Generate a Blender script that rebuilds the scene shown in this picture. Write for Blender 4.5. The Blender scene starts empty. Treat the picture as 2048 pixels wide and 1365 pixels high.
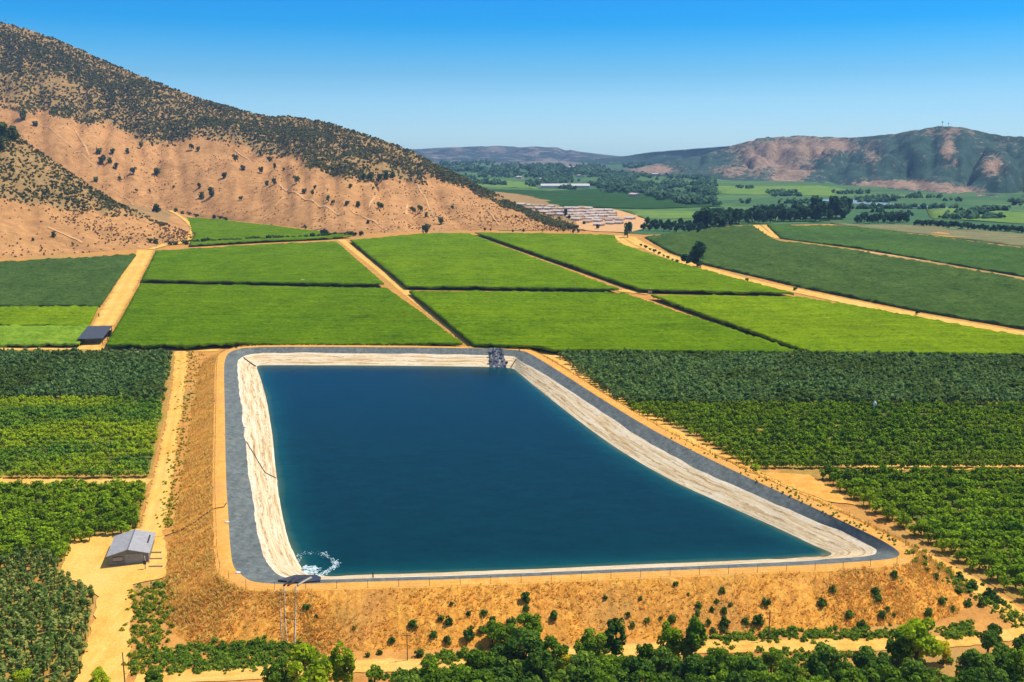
import bpy, bmesh, math, random
import numpy as np
from mathutils import Vector, noise
from mathutils.bvhtree import BVHTree
from mathutils.geometry import delaunay_2d_cdt

random.seed(7)
rng = np.random.default_rng(7)
scene = bpy.context.scene
COL = scene.collection

# ------------------------------------------------------------------ camera
CAM_H, F, CX, CY, TH = 80.0, 2000.0, 1024.0, 682.5, math.radians(11.09)
ST, CT = math.sin(TH), math.cos(TH)
cam = bpy.data.cameras.new('camera')
cam.sensor_width = 36.0
cam.lens = F / 2048 * 36
cam.clip_start, cam.clip_end = 1.0, 40000
camo = bpy.data.objects.new('camera', cam)
COL.objects.link(camo)
camo.location = (0, 0, CAM_H)
camo.rotation_euler = (math.pi / 2 - TH, 0, 0)
scene.camera = camo
EYE = Vector((0, 0, CAM_H))


def ray(px, py):
    a, b = (px - CX) / F, -(py - CY) / F
    return Vector((a, b * ST + CT, b * CT - ST))


def PZ(px, py, z):
    d = ray(px, py)
    t = (z - CAM_H) / d.z
    return Vector((d.x * t, d.y * t, z))


def depth_of(p):
    return p[1] * CT - (p[2] - CAM_H) * ST


def project(P):
    P = np.asarray(P, float)
    dz = P[..., 2] - CAM_H
    dep = P[..., 1] * CT - dz * ST
    up = P[..., 1] * ST + dz * CT
    dep = np.where(dep < 1, 1, dep)
    return CX + F * P[..., 0] / dep, CY - F * up / dep


def smooth(t):
    t = np.clip(t, 0, 1)
    return t * t * (3 - 2 * t)


def gz(x, y):
    zl = np.interp(y, [150, 395, 620], [-6.5, -3.0, 0])
    zr = np.interp(y, [150, 172, 235, 395, 620], [-6.5, -6.2, -1.6, -0.7, 0])
    a = smooth((np.asarray(x) + 115) / 110)
    return zl * (1 - a) + zr * a


def G(px, py, h=0.0):
    z = 0.0
    for _ in range(25):
        p = PZ(px, py, z + h)
        z = float(gz(p.x, p.y))
    return PZ(px, py, z + h)


# ------------------------------------------------------------------ tagging
def tag(o, label=None, cat=None, group=None, kind=None):
    if label: o['label'] = label
    if cat: o['category'] = cat
    if group: o['group'] = group
    if kind: o['kind'] = kind
    return o


def link(name, me, parent=None, loc=None):
    o = bpy.data.objects.new(name, me)
    COL.objects.link(o)
    if parent is not None: o.parent = parent
    if loc is not None: o.location = loc
    return o


def empty(name, loc, rz=0.0, **kw):
    o = link(name, None, None, loc)
    o.empty_display_size = 0.5
    o.rotation_euler[2] = rz
    return tag(o, **kw)


def copy_tree(o, parent=None):
    c = o.copy()
    COL.objects.link(c)
    c.parent = parent
    for ch in list(o.children):
        copy_tree(ch, c)
    return c


# ------------------------------------------------------------------ materials
class NT:
    def __init__(s, name):
        s.m = bpy.data.materials.new(name)
        s.m.use_nodes = True
        s.t = s.m.node_tree
        s.t.nodes.clear()
        s.out = s.n('ShaderNodeOutputMaterial')

    def n(s, typ, **kw):
        nd = s.t.nodes.new(typ)
        for k, v in kw.items():
            if k.startswith('i_'):
                nd.inputs[k[2:].replace('_', ' ')].default_value = v
            else:
                setattr(nd, k, v)
        return nd

    def l(s, a, b):
        s.t.links.new(a, b)

    def pos(s, stretch=(1, 1, 1), rot=0):
        g = s.n('ShaderNodeNewGeometry')
        mp = s.n('ShaderNodeMapping')
        mp.inputs['Scale'].default_value = stretch
        mp.inputs['Rotation'].default_value[2] = rot
        s.l(g.outputs['Position'], mp.inputs['Vector'])
        return mp.outputs['Vector']

    def noise(s, vec, scale, detail=5, rough=0.6):
        nd = s.n('ShaderNodeTexNoise')
        nd.inputs['Scale'].default_value = scale
        nd.inputs['Detail'].default_value = detail
        nd.inputs['Roughness'].default_value = rough
        s.l(vec, nd.inputs['Vector'])
        return nd.outputs['Fac']

    def ramp(s, fac, stops):
        r = s.n('ShaderNodeValToRGB')
        e = r.color_ramp.elements
        while len(e) < len(stops): e.new(0.5)
        for el, (p, c) in zip(e, stops):
            el.position = p
            el.color = (c[0], c[1], c[2], 1) if hasattr(c, '__len__') else (c, c, c, 1)
        s.l(fac, r.inputs['Fac'])
        return r.outputs['Color']

    def mix(s, fac, a, b, mode='MIX'):
        m = s.n('ShaderNodeMix', data_type='RGBA', blend_type=mode)
        for v, i in ((fac, 0), (a, 6), (b, 7)):
            if hasattr(v, 'is_linked') or hasattr(v, 'links'):
                s.l(v, m.inputs[i])
            elif hasattr(v, '__len__'):
                m.inputs[i].default_value = (v[0], v[1], v[2], 1)
            else:
                m.inputs[i].default_value = v
        return m.outputs[2]

    def math(s, op, a, b=0.0):
        m = s.n('ShaderNodeMath', operation=op)
        for v, i in ((a, 0), (b, 1)):
            if hasattr(v, 'links'): s.l(v, m.inputs[i])
            else: m.inputs[i].default_value = v
        return m.outputs[0]

    def attr(s, name):
        return s.n('ShaderNodeAttribute', attribute_name=name).outputs['Fac']

    def bsdf(s, color, rough=0.9, spec=0.15, bump=None, strength=0.5, dist=0.1, metal=0.0, transl=0.0):
        b = s.n('ShaderNodeBsdfPrincipled')
        if hasattr(color, 'links'): s.l(color, b.inputs['Base Color'])
        else: b.inputs['Base Color'].default_value = (*color, 1)
        if hasattr(rough, 'links'): s.l(rough, b.inputs['Roughness'])
        else: b.inputs['Roughness'].default_value = rough
        b.inputs['Specular IOR Level'].default_value = spec
        b.inputs['Metallic'].default_value = metal
        if bump is not None:
            bn = s.n('ShaderNodeBump')
            bn.inputs['Strength'].default_value = strength
            bn.inputs['Distance'].default_value = dist
            s.l(bump, bn.inputs['Height'])
            s.l(bn.outputs['Normal'], b.inputs['Normal'])
        sh = b.outputs[0]
        if transl > 0:
            tr = s.n('ShaderNodeBsdfTranslucent')
            if hasattr(color, 'links'): s.l(color, tr.inputs['Color'])
            else: tr.inputs['Color'].default_value = (*color, 1)
            mx = s.n('ShaderNodeMixShader')
            mx.inputs[0].default_value = transl
            s.l(sh, mx.inputs[1]); s.l(tr.outputs[0], mx.inputs[2])
            sh = mx.outputs[0]
        s.l(sh, s.out.inputs['Surface'])
        return s.m


def soil(name, stops, scale=0.3, big=0.03, bigcol=None, bigfac=(0.45, 0.65), stretch=(1, 1, 1), rot=0,
         bump=0.4, dist=0.15, fine=3.0, rut=False, streak=False):
    t = NT(name)
    v = t.pos(stretch, rot)
    n1 = t.noise(v, scale, 8, 0.7)
    c = t.ramp(n1, stops)
    v2 = t.pos()
    if bigcol is not None:
        nb = t.noise(v2, big, 4)
        k = t.ramp(nb, [(bigfac[0], 0.0), (bigfac[1], 1.0)])
        c = t.mix(k, c, bigcol)
    nf = t.noise(v2, fine, 3, 0.6)
    sp = t.ramp(nf, [(0.25, 0.72), (0.75, 1.18)])
    c = t.mix(1.0, c, sp, 'MULTIPLY')
    if streak:
        cb = t.n('ShaderNodeCombineXYZ')
        sp_ = t.n('ShaderNodeSeparateXYZ'); t.l(v2, sp_.inputs[0])
        t.l(t.attr('along'), cb.inputs[0]); t.l(t.math('MULTIPLY', sp_.outputs[2], 0.16), cb.inputs[1])
        sn = t.noise(cb.outputs[0], 0.9, 7, 0.8)
        c = t.mix(1.0, c, t.ramp(sn, [(0.34, 0.62), (0.5, 1.0), (0.66, 1.2)]), 'MULTIPLY')
        c = t.mix(t.ramp(t.noise(v2, 0.05, 5, 0.7), [(0.54, 0.0), (0.7, 0.5)]), c, (0.36, 0.24, 0.07))
    if rut:
        ac = t.attr('across')
        rr = t.ramp(ac, [(0.0, 1.0), (0.06, 0.74), (0.28, 1.06), (0.5, 0.84), (0.72, 1.06), (1.0, 0.74)])
        nr = t.noise(v2, 0.15, 4)
        c = t.mix(t.ramp(nr, [(0.35, 0.25), (0.6, 1.0)]), c, t.mix(1.0, c, rr, 'MULTIPLY'))
    return t.bsdf(c, 0.95, 0.05, nf, bump, dist)


def plain(name, col, rough=0.7, spec=0.3, var=0.15, scale=2.0, metal=0.0):
    t = NT(name)
    n = t.noise(t.pos(), scale, 5, 0.65)
    c = t.ramp(n, [(0.3, [x * (1 - var) for x in col]), (0.7, [min(1, x * (1 + var)) for x in col])])
    return t.bsdf(c, rough, spec, n, 0.1, 0.02, metal)


LEAF = 2.1


def foliage(name, dark, mid, light, alt=None, altscale=0.05, altfac=(0.45, 0.62), altstretch=(1, 1, 1), transl=0.42, orand=0.35):
    t = NT(name)
    oi = t.n('ShaderNodeObjectInfo')
    dark, mid, light = [[min(0.8, x * LEAF) for x in c] for c in (dark, mid, light)]
    if alt is not None: alt = [x * (1 + (LEAF - 1) * 0.6) for x in alt]
    a = t.attr('tint')
    f = t.math('ADD', t.math('MULTIPLY', a, 1 - orand), t.math('MULTIPLY', oi.outputs['Random'], orand))
    c = t.ramp(f, [(0.12, dark), (0.5, mid), (0.88, light)])
    if alt is not None:
        k = t.ramp(t.noise(t.pos(altstretch), altscale, 4), [(altfac[0], 0.0), (altfac[1], 1.0)])
        c2 = t.ramp(f, [(0.1, [x * 0.55 for x in alt]), (0.6, alt), (0.95, [x * 1.25 for x in alt])])
        c = t.mix(k, c, c2)
    return t.bsdf(c, 0.85, 0.03, transl=transl)


def road_soil(*a, **k):
    k['rut'] = True
    return soil(*a, **k)


M = {}
M['ground'] = soil('dry_earth', [(0.3, (0.44, 0.20, 0.05)), (0.5, (0.62, 0.29, 0.07)), (0.72, (0.74, 0.38, 0.10))],
                   0.25, 0.02, (0.42, 0.28, 0.09), (0.5, 0.7))
M['orchard_soil'] = soil('orchard_soil', [(0.3, (0.30, 0.20, 0.04)), (0.5, (0.44, 0.26, 0.06)), (0.75, (0.66, 0.38, 0.11))],
                         0.5, 0.05, (0.40, 0.28, 0.06), (0.50, 0.66))
M['dirt_road'] = road_soil('dirt_road', [(0.28, (0.74, 0.34, 0.065)), (0.5, (0.88, 0.48, 0.10)), (0.75, (0.93, 0.60, 0.17))],
                      0.35, 0.06, (0.90, 0.55, 0.15), (0.45, 0.65), stretch=(1, 0.35, 1), bump=0.25)
M['crest'] = soil('crest_track', [(0.3, (0.66, 0.29, 0.05)), (0.5, (0.82, 0.40, 0.08)), (0.75, (0.90, 0.54, 0.16))],
                  0.4, 0.05, (0.70, 0.36, 0.10), (0.45, 0.65))
M['embankment'] = soil('dry_grass_bank', [(0.25, (0.46, 0.20, 0.038)), (0.45, (0.74, 0.32, 0.05)), (0.6, (0.86, 0.41, 0.07)), (0.8, (0.92, 0.55, 0.13))],
                       0.45, 0.06, (0.58, 0.27, 0.07), (0.48, 0.72), bump=0.7, dist=0.25, fine=1.8, streak=True)
M['far_ground'] = soil('valley_grass', [(0.3, (0.05, 0.115, 0.045)), (0.5, (0.095, 0.19, 0.06)), (0.75, (0.20, 0.27, 0.10))],
                       0.012, 0.003, (0.065, 0.15, 0.06), (0.45, 0.6), stretch=(0.3, 1, 1), fine=0.05)
M['vine'] = None


def crop(name, dark, mid, light, rows=0.25, alt=None, transl=0.0, rot=0.0):
    t = NT(name)
    n1 = t.noise(t.pos((0.12, 1, 1), rot), rows * 1.3, 6, 0.75)
    n2 = t.noise(t.pos(), 0.55, 6, 0.8)
    n4 = t.noise(t.pos((1, 0.4, 1)), 0.05, 5, 0.7)
    f = t.math('ADD', t.math('ADD', t.math('MULTIPLY', n1, 0.4), t.math('MULTIPLY', n2, 0.4)), t.math('MULTIPLY', n4, 0.2))
    c = t.ramp(f, [(0.40, dark), (0.5, mid), (0.60, light)])
    if alt is not None:
        k = t.ramp(t.noise(t.pos((0.6, 1, 1)), 0.010, 6, 0.65), [(0.42, 0.0), (0.62, 1.0)])
        c = t.mix(t.math('MULTIPLY', k, 0.6), c, t.mix(1.0, alt, t.ramp(f, [(0.40, 0.6), (0.60, 1.35)]), 'MULTIPLY'))
    return t.bsdf(c, 0.9, 0.0, n2, 1.0, 0.8)


M['vine'] = crop('vine_canopy', (0.055, 0.115, 0.0015), (0.118, 0.218, 0.002), (0.21, 0.32, 0.006), alt=(0.155, 0.245, 0.002))
M['vine_deep'] = crop('vine_canopy_deep', (0.046, 0.105, 0.0015), (0.100, 0.196, 0.002), (0.18, 0.285, 0.005), alt=(0.130, 0.212, 0.002))
M['vine_bright'] = crop('bright_vine_canopy', (0.08, 0.145, 0.002), (0.165, 0.27, 0.003), (0.28, 0.385, 0.008), alt=(0.21, 0.30, 0.003))  # lighter, yellower leaf colour for some blocks
M['vine_light'] = crop('young_vine_canopy', (0.10, 0.19, 0.01), (0.20, 0.34, 0.02), (0.36, 0.46, 0.06), rows=0.35)
M['dark_canopy'] = crop('dark_canopy', (0.028, 0.062, 0.012), (0.066, 0.125, 0.024), (0.135, 0.19, 0.045), rows=0.5, alt=(0.060, 0.105, 0.020))
M['mid_canopy'] = crop('mid_canopy', (0.035, 0.085, 0.016), (0.072, 0.15, 0.026), (0.12, 0.20, 0.045), rows=0.5, alt=(0.05, 0.10, 0.03))
M['field_dark'] = crop('dark_crop', (0.02, 0.06, 0.02), (0.035, 0.095, 0.03), (0.06, 0.13, 0.04), rows=0.05)
M['field_pale'] = crop('pale_crop', (0.10, 0.20, 0.04), (0.16, 0.265, 0.06), (0.23, 0.32, 0.09), rows=0.05)
M['fallow'] = crop('fallow_crop', (0.16, 0.17, 0.07), (0.23, 0.22, 0.10), (0.31, 0.28, 0.15), rows=0.06)

M['orchard'] = foliage('orchard_leaves', (0.032, 0.066, 0.004), (0.104, 0.176, 0.007), (0.235, 0.315, 0.012),
                       alt=(0.20, 0.28, 0.010), altscale=0.04, altfac=(0.42, 0.64), altstretch=(0.35, 1.3, 1))
M['orchard_dark'] = foliage('dark_orchard_leaves', (0.030, 0.062, 0.016), (0.070, 0.122, 0.030), (0.14, 0.195, 0.055),
                            alt=(0.085, 0.13, 0.02), altscale=0.03)
M['orchard_light'] = foliage('light_orchard_leaves', (0.030, 0.075, 0.010), (0.075, 0.155, 0.014), (0.17, 0.27, 0.024),
                             alt=(0.30, 0.37, 0.010), altscale=0.04, altfac=(0.42, 0.58), altstretch=(0.6, 1, 1))
M['young_tree'] = foliage('young_tree_leaves', (0.028, 0.060, 0.012), (0.080, 0.130, 0.020), (0.29, 0.30, 0.085))
M['tree_green'] = foliage('tree_leaves', (0.026, 0.060, 0.005), (0.075, 0.135, 0.009), (0.18, 0.25, 0.014))
M['tree_dark'] = foliage('dark_tree_leaves', (0.020, 0.050, 0.008), (0.058, 0.112, 0.013), (0.145, 0.205, 0.022))
M['tree_yellow'] = foliage('yellow_green_leaves', (0.07, 0.125, 0.005), (0.17, 0.23, 0.007), (0.32, 0.36, 0.012))
M['tree_gold'] = foliage('golden_leaves', (0.22, 0.16, 0.008), (0.42, 0.32, 0.012), (0.60, 0.46, 0.03))
M['bush'] = foliage('bush_leaves', (0.016, 0.046, 0.010), (0.04, 0.09, 0.014), (0.10, 0.155, 0.02))
M['weed'] = foliage('weed_leaves', (0.06, 0.09, 0.008), (0.15, 0.18, 0.012), (0.36, 0.30, 0.03), orand=0.0)
M['weed_green'] = foliage('green_weed_leaves', (0.04, 0.08, 0.008), (0.085, 0.15, 0.014), (0.19, 0.23, 0.02), orand=0.0)
M['scrub'] = foliage('hill_scrub_leaves', (0.026, 0.032, 0.010), (0.066, 0.070, 0.020), (0.150, 0.136, 0.040), orand=0.0)
M['dry_clump'] = foliage('dry_clump_leaves', (0.06, 0.04, 0.016), (0.12, 0.075, 0.03), (0.19, 0.12, 0.05), orand=0.0)
M['hill_tree'] = foliage('hill_tree_leaves', (0.022, 0.034, 0.010), (0.05, 0.068, 0.018), (0.09, 0.11, 0.03))
M['belt'] = foliage('belt_tree_leaves', (0.010, 0.028, 0.014), (0.027, 0.064, 0.028), (0.058, 0.11, 0.045))
M['far_tree'] = foliage('far_tree_leaves', (0.016, 0.048, 0.028), (0.042, 0.095, 0.052), (0.09, 0.15, 0.075), orand=0.0)
M['straw'] = foliage('straw_blades', (0.36, 0.17, 0.035), (0.48, 0.25, 0.055), (0.54, 0.34, 0.10), orand=0.0)
M['bark'] = plain('bark', (0.13, 0.09, 0.055), 0.9, 0.1, 0.3)
M['wood'] = plain('weathered_wood', (0.16, 0.11, 0.07), 0.85, 0.1, 0.25)
M['dark_pipe'] = plain('dark_pipe', (0.05, 0.04, 0.035), 0.5, 0.3)
M['pale_pipe'] = plain('pale_pipe', (0.45, 0.37, 0.27), 0.6, 0.3)
M['white'] = plain('white_plastic', (0.78, 0.76, 0.72), 0.6, 0.3)
M['foam'] = plain('foam', (0.55, 0.68, 0.70), 0.7, 0.2, 0.2)
M['concrete'] = plain('concrete', (0.38, 0.37, 0.34), 0.9, 0.15)
M['steel'] = plain('galvanised_steel', (0.45, 0.46, 0.47), 0.5, 0.4)


def corrugated(name, col, axis=0, scale=5.0):
    t = NT(name)
    tc = t.n('ShaderNodeTexCoord')
    w = t.n('ShaderNodeTexWave', wave_type='BANDS', bands_direction='XYZ'[axis])
    w.inputs['Scale'].default_value = scale
    t.l(tc.outputs['Object'], w.inputs['Vector'])
    nz = t.noise(t.pos(), 1.2, 5)
    c = t.ramp(nz, [(0.3, [x * 0.8 for x in col]), (0.7, [x * 1.1 for x in col])])
    return t.bsdf(c, 0.55, 0.35, w.outputs['Fac'], 0.5, 0.05)


M['sheet_roof'] = corrugated('corrugated_roof', (0.43, 0.42, 0.42), 1, 4.0)
M['dark_roof'] = corrugated('dark_sheet_roof', (0.075, 0.085, 0.10), 0, 3.0)
M['wall_grey'] = corrugated('sheet_wall', (0.20, 0.22, 0.21), 0, 4.0)
M['door_grey'] = corrugated('sheet_door', (0.30, 0.34, 0.32), 0, 6.0)
M['glass'] = plain('window_glass', (0.05, 0.06, 0.07), 0.15, 0.5)
M['house_wall'] = plain('house_wall', (0.66, 0.52, 0.40), 0.9, 0.1, 0.2, 0.05)
M['house_roof'] = plain('house_roof', (0.60, 0.52, 0.44), 0.7, 0.2, 0.15, 0.05)
M['house_roof_tan'] = plain('tan_house_roof', (0.50, 0.36, 0.24), 0.8, 0.2, 0.2, 0.05)
M['greenhouse'] = plain('greenhouse_film', (0.58, 0.56, 0.52), 0.5, 0.3, 0.08, 0.05)


def liner_mat():
    t = NT('grey_liner')
    v = t.pos()
    n = t.noise(v, 0.8, 7, 0.75)
    c = t.ramp(n, [(0.3, (0.085, 0.10, 0.092)), (0.5, (0.135, 0.155, 0.145)), (0.7, (0.21, 0.225, 0.205))])
    s = t.noise(t.pos((1, 0.15, 1)), 0.7, 4)
    c = t.mix(1.0, c, t.ramp(s, [(0.35, 0.8), (0.65, 1.15)]), 'MULTIPLY')
    fr = t.math('FRACT', t.math('MULTIPLY', t.math('ADD', t.attr('along'), t.math('MULTIPLY', t.noise(v, 0.3, 2), 1.2)), 0.16))
    c = t.mix(1.0, c, t.ramp(fr, [(0.0, 0.68), (0.045, 1.0), (0.5, 0.93), (0.52, 1.06), (1.0, 1.0)]), 'MULTIPLY')
    st = t.ramp(t.noise(t.pos(), 0.16, 6, 0.75), [(0.55, 0.0), (0.75, 0.55)])
    c = t.mix(st, c, (0.34, 0.30, 0.23))
    return t.bsdf(c, 0.75, 0.25, n, 0.5, 0.15)


def shore_mat():
    t = NT('pale_dried_liner')
    u = t.attr('across')
    al = t.attr('along')
    cb = t.n('ShaderNodeCombineXYZ')
    t.l(t.math('MULTIPLY', u, 5.5), cb.inputs[0])
    t.l(t.math('MULTIPLY', al, 0.022), cb.inputs[1])
    n = t.noise(cb.outputs[0], 2.0, 8, 0.75)
    c = t.ramp(n, [(0.30, (0.24, 0.13, 0.055)), (0.41, (0.54, 0.36, 0.17)), (0.52, (0.76, 0.60, 0.37)), (0.70, (0.86, 0.77, 0.62))])
    n2 = t.noise(t.pos(), 0.9, 6, 0.75)
    c = t.mix(t.ramp(n2, [(0.56, 0.0), (0.68, 0.75)]), c, (0.50, 0.31, 0.14))
    wob = t.math('ADD', u, t.math('MULTIPLY', t.math('SUBTRACT', t.noise(t.pos(), 0.12, 5), 0.5), 0.35))
    ln = t.ramp(wob, [(0.0, 0.0), (0.17, 0.0), (0.20, 1.0), (0.235, 0.0), (0.42, 0.0), (0.455, 1.0), (0.50, 0.0), (0.61, 0.0), (0.635, 0.9), (0.67, 0.0)])
    brk = t.ramp(t.noise(t.pos(), 0.28, 5, 0.7), [(0.44, 0.0), (0.58, 0.85)])
    c = t.mix(t.math('MULTIPLY', ln, brk), c, (0.22, 0.13, 0.06))
    rim = t.ramp(wob, [(0.0, 0.8), (0.10, 0.7), (0.16, 0.0), (0.70, 0.0), (0.80, 0.75), (0.9, 0.75)])
    c = t.mix(t.math('MULTIPLY', rim, t.ramp(t.noise(t.pos(), 0.5, 6, 0.8), [(0.42, 0.0), (0.62, 0.85)])), c, (0.84, 0.78, 0.67))
    c = t.mix(t.ramp(u, [(0.88, 0.0), (0.97, 1.0)]), c, (0.20, 0.20, 0.14))   # wet strip at the waterline
    return t.bsdf(c, 0.9, 0.1, n2, 0.6, 0.25)


def water_mat():
    t = NT('reservoir_water')
    d = t.attr('shore')
    nz = t.noise(t.pos(), 0.05, 4)
    dd = t.math('ADD', d, t.math('MULTIPLY', t.math('SUBTRACT', nz, 0.5), 3.0))
    dd = t.math('DIVIDE', dd, 10.0)
    c = t.ramp(dd, [(0.0, (0.14, 0.15, 0.085)), (0.06, (0.035, 0.10, 0.075)), (0.22, (0.002, 0.058, 0.066)),
                    (0.6, (0.0003, 0.038, 0.050)), (1.0, (0.0001, 0.030, 0.042))])
    w = t.noise(t.pos((1, 1.6, 1)), 0.7, 6, 0.7)
    w2 = t.noise(t.pos(), 0.02, 3)
    rg = t.ramp(w2, [(0.4, 0.10), (0.65, 0.22)])
    wp = t.ramp(t.noise(t.pos((0.5, 1, 1)), 0.35, 6, 0.75), [(0.35, 0.86), (0.65, 1.16)])
    c = t.mix(1.0, c, wp, 'MULTIPLY')
    return t.bsdf(c, rg, 0.045, w, 0.35, 0.10)


M['liner'], M['shore'], M['water'] = liner_mat(), shore_mat(), water_mat()


def hill_mat(name, tan, brown, green, gfac=(0.5, 0.7), rockattr=False, s1=0.02):
    t = NT(name)
    v = t.pos()
    n = t.noise(v, s1, 8, 0.7)
    c = t.ramp(n, [(0.3, brown), (0.5, tan), (0.72, [min(1, x * 1.22) for x in tan])])
    n3 = t.noise(v, 0.12, 6, 0.75)
    c = t.mix(1.0, c, t.ramp(n3, [(0.32, 0.70), (0.66, 1.16)]), 'MULTIPLY')
    a = t.attr('scrub')
    n2 = t.noise(v, s1 * 2.2, 7, 0.75)
    k = t.ramp(t.math('ADD', t.math('MULTIPLY', t.math('SUBTRACT', a, 0.5), 0.8), t.math('ADD', t.math('MULTIPLY', t.math('SUBTRACT', n2, 0.5), 2.6), 0.5)), [(gfac[0], 0.0), (gfac[1], 1.0)])
    gn = t.ramp(n3, [(0.3, [x * 0.7 for x in green]), (0.7, [x * 1.3 for x in green])])
    c = t.mix(k, c, gn)
    return t.bsdf(c, 0.95, 0.08, n3, 0.7, 3.0)


M['hill'] = hill_mat('hillside', (0.57, 0.29, 0.105), (0.40, 0.20, 0.07), (0.36, 0.225, 0.085), (0.42, 0.75))
M['hill_path'] = soil('hill_path', [(0.3, (0.62, 0.34, 0.14)), (0.6, (0.74, 0.43, 0.19))], 0.1)
M['mountain'] = hill_mat('mountainside', (0.36, 0.245, 0.17), (0.20, 0.15, 0.11), (0.045, 0.095, 0.078), (0.40, 0.66), s1=0.03)  # green shifted toward blue, so the colour carries some of the distance haze
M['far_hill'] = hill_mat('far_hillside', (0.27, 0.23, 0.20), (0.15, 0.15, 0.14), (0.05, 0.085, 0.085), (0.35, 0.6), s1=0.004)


# ------------------------------------------------------------------ mesh helpers
def mesh_np(name, V, Fq, mat, tint=None, smooth_=False, vattrs=None):
    """V (n,3); Fq (m,k) one polygon size"""
    V = np.asarray(V, np.float32)
    Fq = np.asarray(Fq, np.int32)
    me = bpy.data.meshes.new(name)
    m, k = Fq.shape
    me.vertices.add(len(V)); me.vertices.foreach_set('co', V.ravel())
    me.loops.add(m * k); me.loops.foreach_set('vertex_index', Fq.ravel())
    me.polygons.add(m)
    me.polygons.foreach_set('loop_start', np.arange(m, dtype=np.int32) * k)
    me.polygons.foreach_set('loop_total', np.full(m, k, np.int32))
    if smooth_: me.polygons.foreach_set('use_smooth', np.ones(m, bool))
    if tint is not None:
        a = me.attributes.new('tint', 'FLOAT', 'FACE')
        a.data.foreach_set('value', np.asarray(tint, np.float32))
    for nm, arr in (vattrs or {}).items():
        a = me.attributes.new(nm, 'FLOAT', 'POINT')
        a.data.foreach_set('value', np.asarray(arr, np.float32))
    for mm in (mat if isinstance(mat, (list, tuple)) else [mat]):
        me.materials.append(mm)
    me.update(calc_edges=True)
    me.validate()
    return me


def grid_faces(nr, nc, wrap=False):
    r = np.arange(nr - 1)[:, None]
    c = np.arange(nc if wrap else nc - 1)[None, :]
    c2 = (c + 1) % nc
    a = r * nc + c; b = r * nc + c2; d = (r + 1) * nc + c2; e = (r + 1) * nc + c
    return np.stack([a + 0 * c, b + 0 * r, d + 0 * r, e + 0 * c], -1).reshape(-1, 4)


class MB:
    """boxes, tubes, prisms gathered into one mesh"""
    def __init__(s): s.bm = bmesh.new()

    def box(s, x0, x1, y0, y1, z0, z1):
        vs = [s.bm.verts.new(p) for p in ((x0, y0, z0), (x1, y0, z0), (x1, y1, z0), (x0, y1, z0),
                                          (x0, y0, z1), (x1, y0, z1), (x1, y1, z1), (x0, y1, z1))]
        for f in ((3, 2, 1, 0), (4, 5, 6, 7), (0, 1, 5, 4), (1, 2, 6, 5), (2, 3, 7, 6), (3, 0, 4, 7)):
            s.bm.faces.new([vs[i] for i in f])
        return s

    def tube(s, pts, r, n=6, cap=True):
        pts = [Vector(p) for p in pts]
        rs = r if hasattr(r, '__len__') else [r] * len(pts)
        rings = []
        for i, p in enumerate(pts):
            d = (pts[min(i + 1, len(pts) - 1)] - pts[max(i - 1, 0)]).normalized()
            u = d.cross(Vector((0, 0, 1)))
            if u.length < 1e-3: u = Vector((1, 0, 0))
            u.normalize(); w = d.cross(u)
            rings.append([s.bm.verts.new(p + (u * math.cos(2 * math.pi * k / n) + w * math.sin(2 * math.pi * k / n)) * rs[i]) for k in range(n)])
        for a, b in zip(rings, rings[1:]):
            for k in range(n):
                s.bm.faces.new((a[k], a[(k + 1) % n], b[(k + 1) % n], b[k]))
        if cap:
            s.bm.faces.new(rings[0]); s.bm.faces.new(rings[-1])
        return s

    def poly_prism(s, prof, y0, y1):
        """profile in xz extruded along y"""
        a = [s.bm.verts.new((x, y0, z)) for x, z in prof]
        b = [s.bm.verts.new((x, y1, z)) for x, z in prof]
        n = len(prof)
        s.bm.faces.new(a[::-1]); s.bm.faces.new(b)
        for k in range(n):
            s.bm.faces.new((a[k], a[(k + 1) % n], b[(k + 1) % n], b[k]))
        return s

    def blob(s, c, r, sub=2, amp=0.25, sq=(1, 1, 1), seed=0):
        res = bmesh.ops.create_icosphere(s.bm, subdivisions=sub, radius=1.0)
        for v in res['verts']:
            k = 1 + amp * noise.noise(v.co * 1.7 + Vector((seed * 7.1, seed * 3.3, 0)))
            v.co = Vector((c[0] + v.co.x * r * k * sq[0], c[1] + v.co.y * r * k * sq[1], c[2] + v.co.z * r * k * sq[2]))
        return s

    def mesh(s, name, mat):
        bmesh.ops.recalc_face_normals(s.bm, faces=s.bm.faces)
        me = bpy.data.meshes.new(name)
        s.bm.to_mesh(me); s.bm.free()
        me.materials.append(mat)
        return me


def catmull(P, n_per, closed=False):
    P = np.asarray(P, float)
    N = len(P)
    out = []
    for i in range(N if closed else N - 1):
        if closed:
            p0, p1, p2, p3 = P[(i - 1) % N], P[i], P[(i + 1) % N], P[(i + 2) % N]
        else:
            p0, p1, p2, p3 = P[max(i - 1, 0)], P[i], P[i + 1], P[min(i + 2, N - 1)]
        for k in range(n_per):
            t = k / n_per
            out.append(0.5 * ((2 * p1) + (-p0 + p2) * t + (2 * p0 - 5 * p1 + 4 * p2 - p3) * t * t + (-p0 + 3 * p1 - 3 * p2 + p3) * t ** 3))
    if not closed: out.append(P[-1])
    return np.array(out)


def inside(poly, X, Y):
    poly = np.asarray(poly)[:, :2]
    res = np.zeros(np.shape(X), bool)
    n = len(poly)
    for i in range(n):
        x1, y1 = poly[i]; x2, y2 = poly[(i + 1) % n]
        if y1 == y2: continue
        c = ((y1 > Y) != (y2 > Y)) & (X < (x2 - x1) * (Y - y1) / (y2 - y1) + x1)
        res ^= c
    return res


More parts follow.
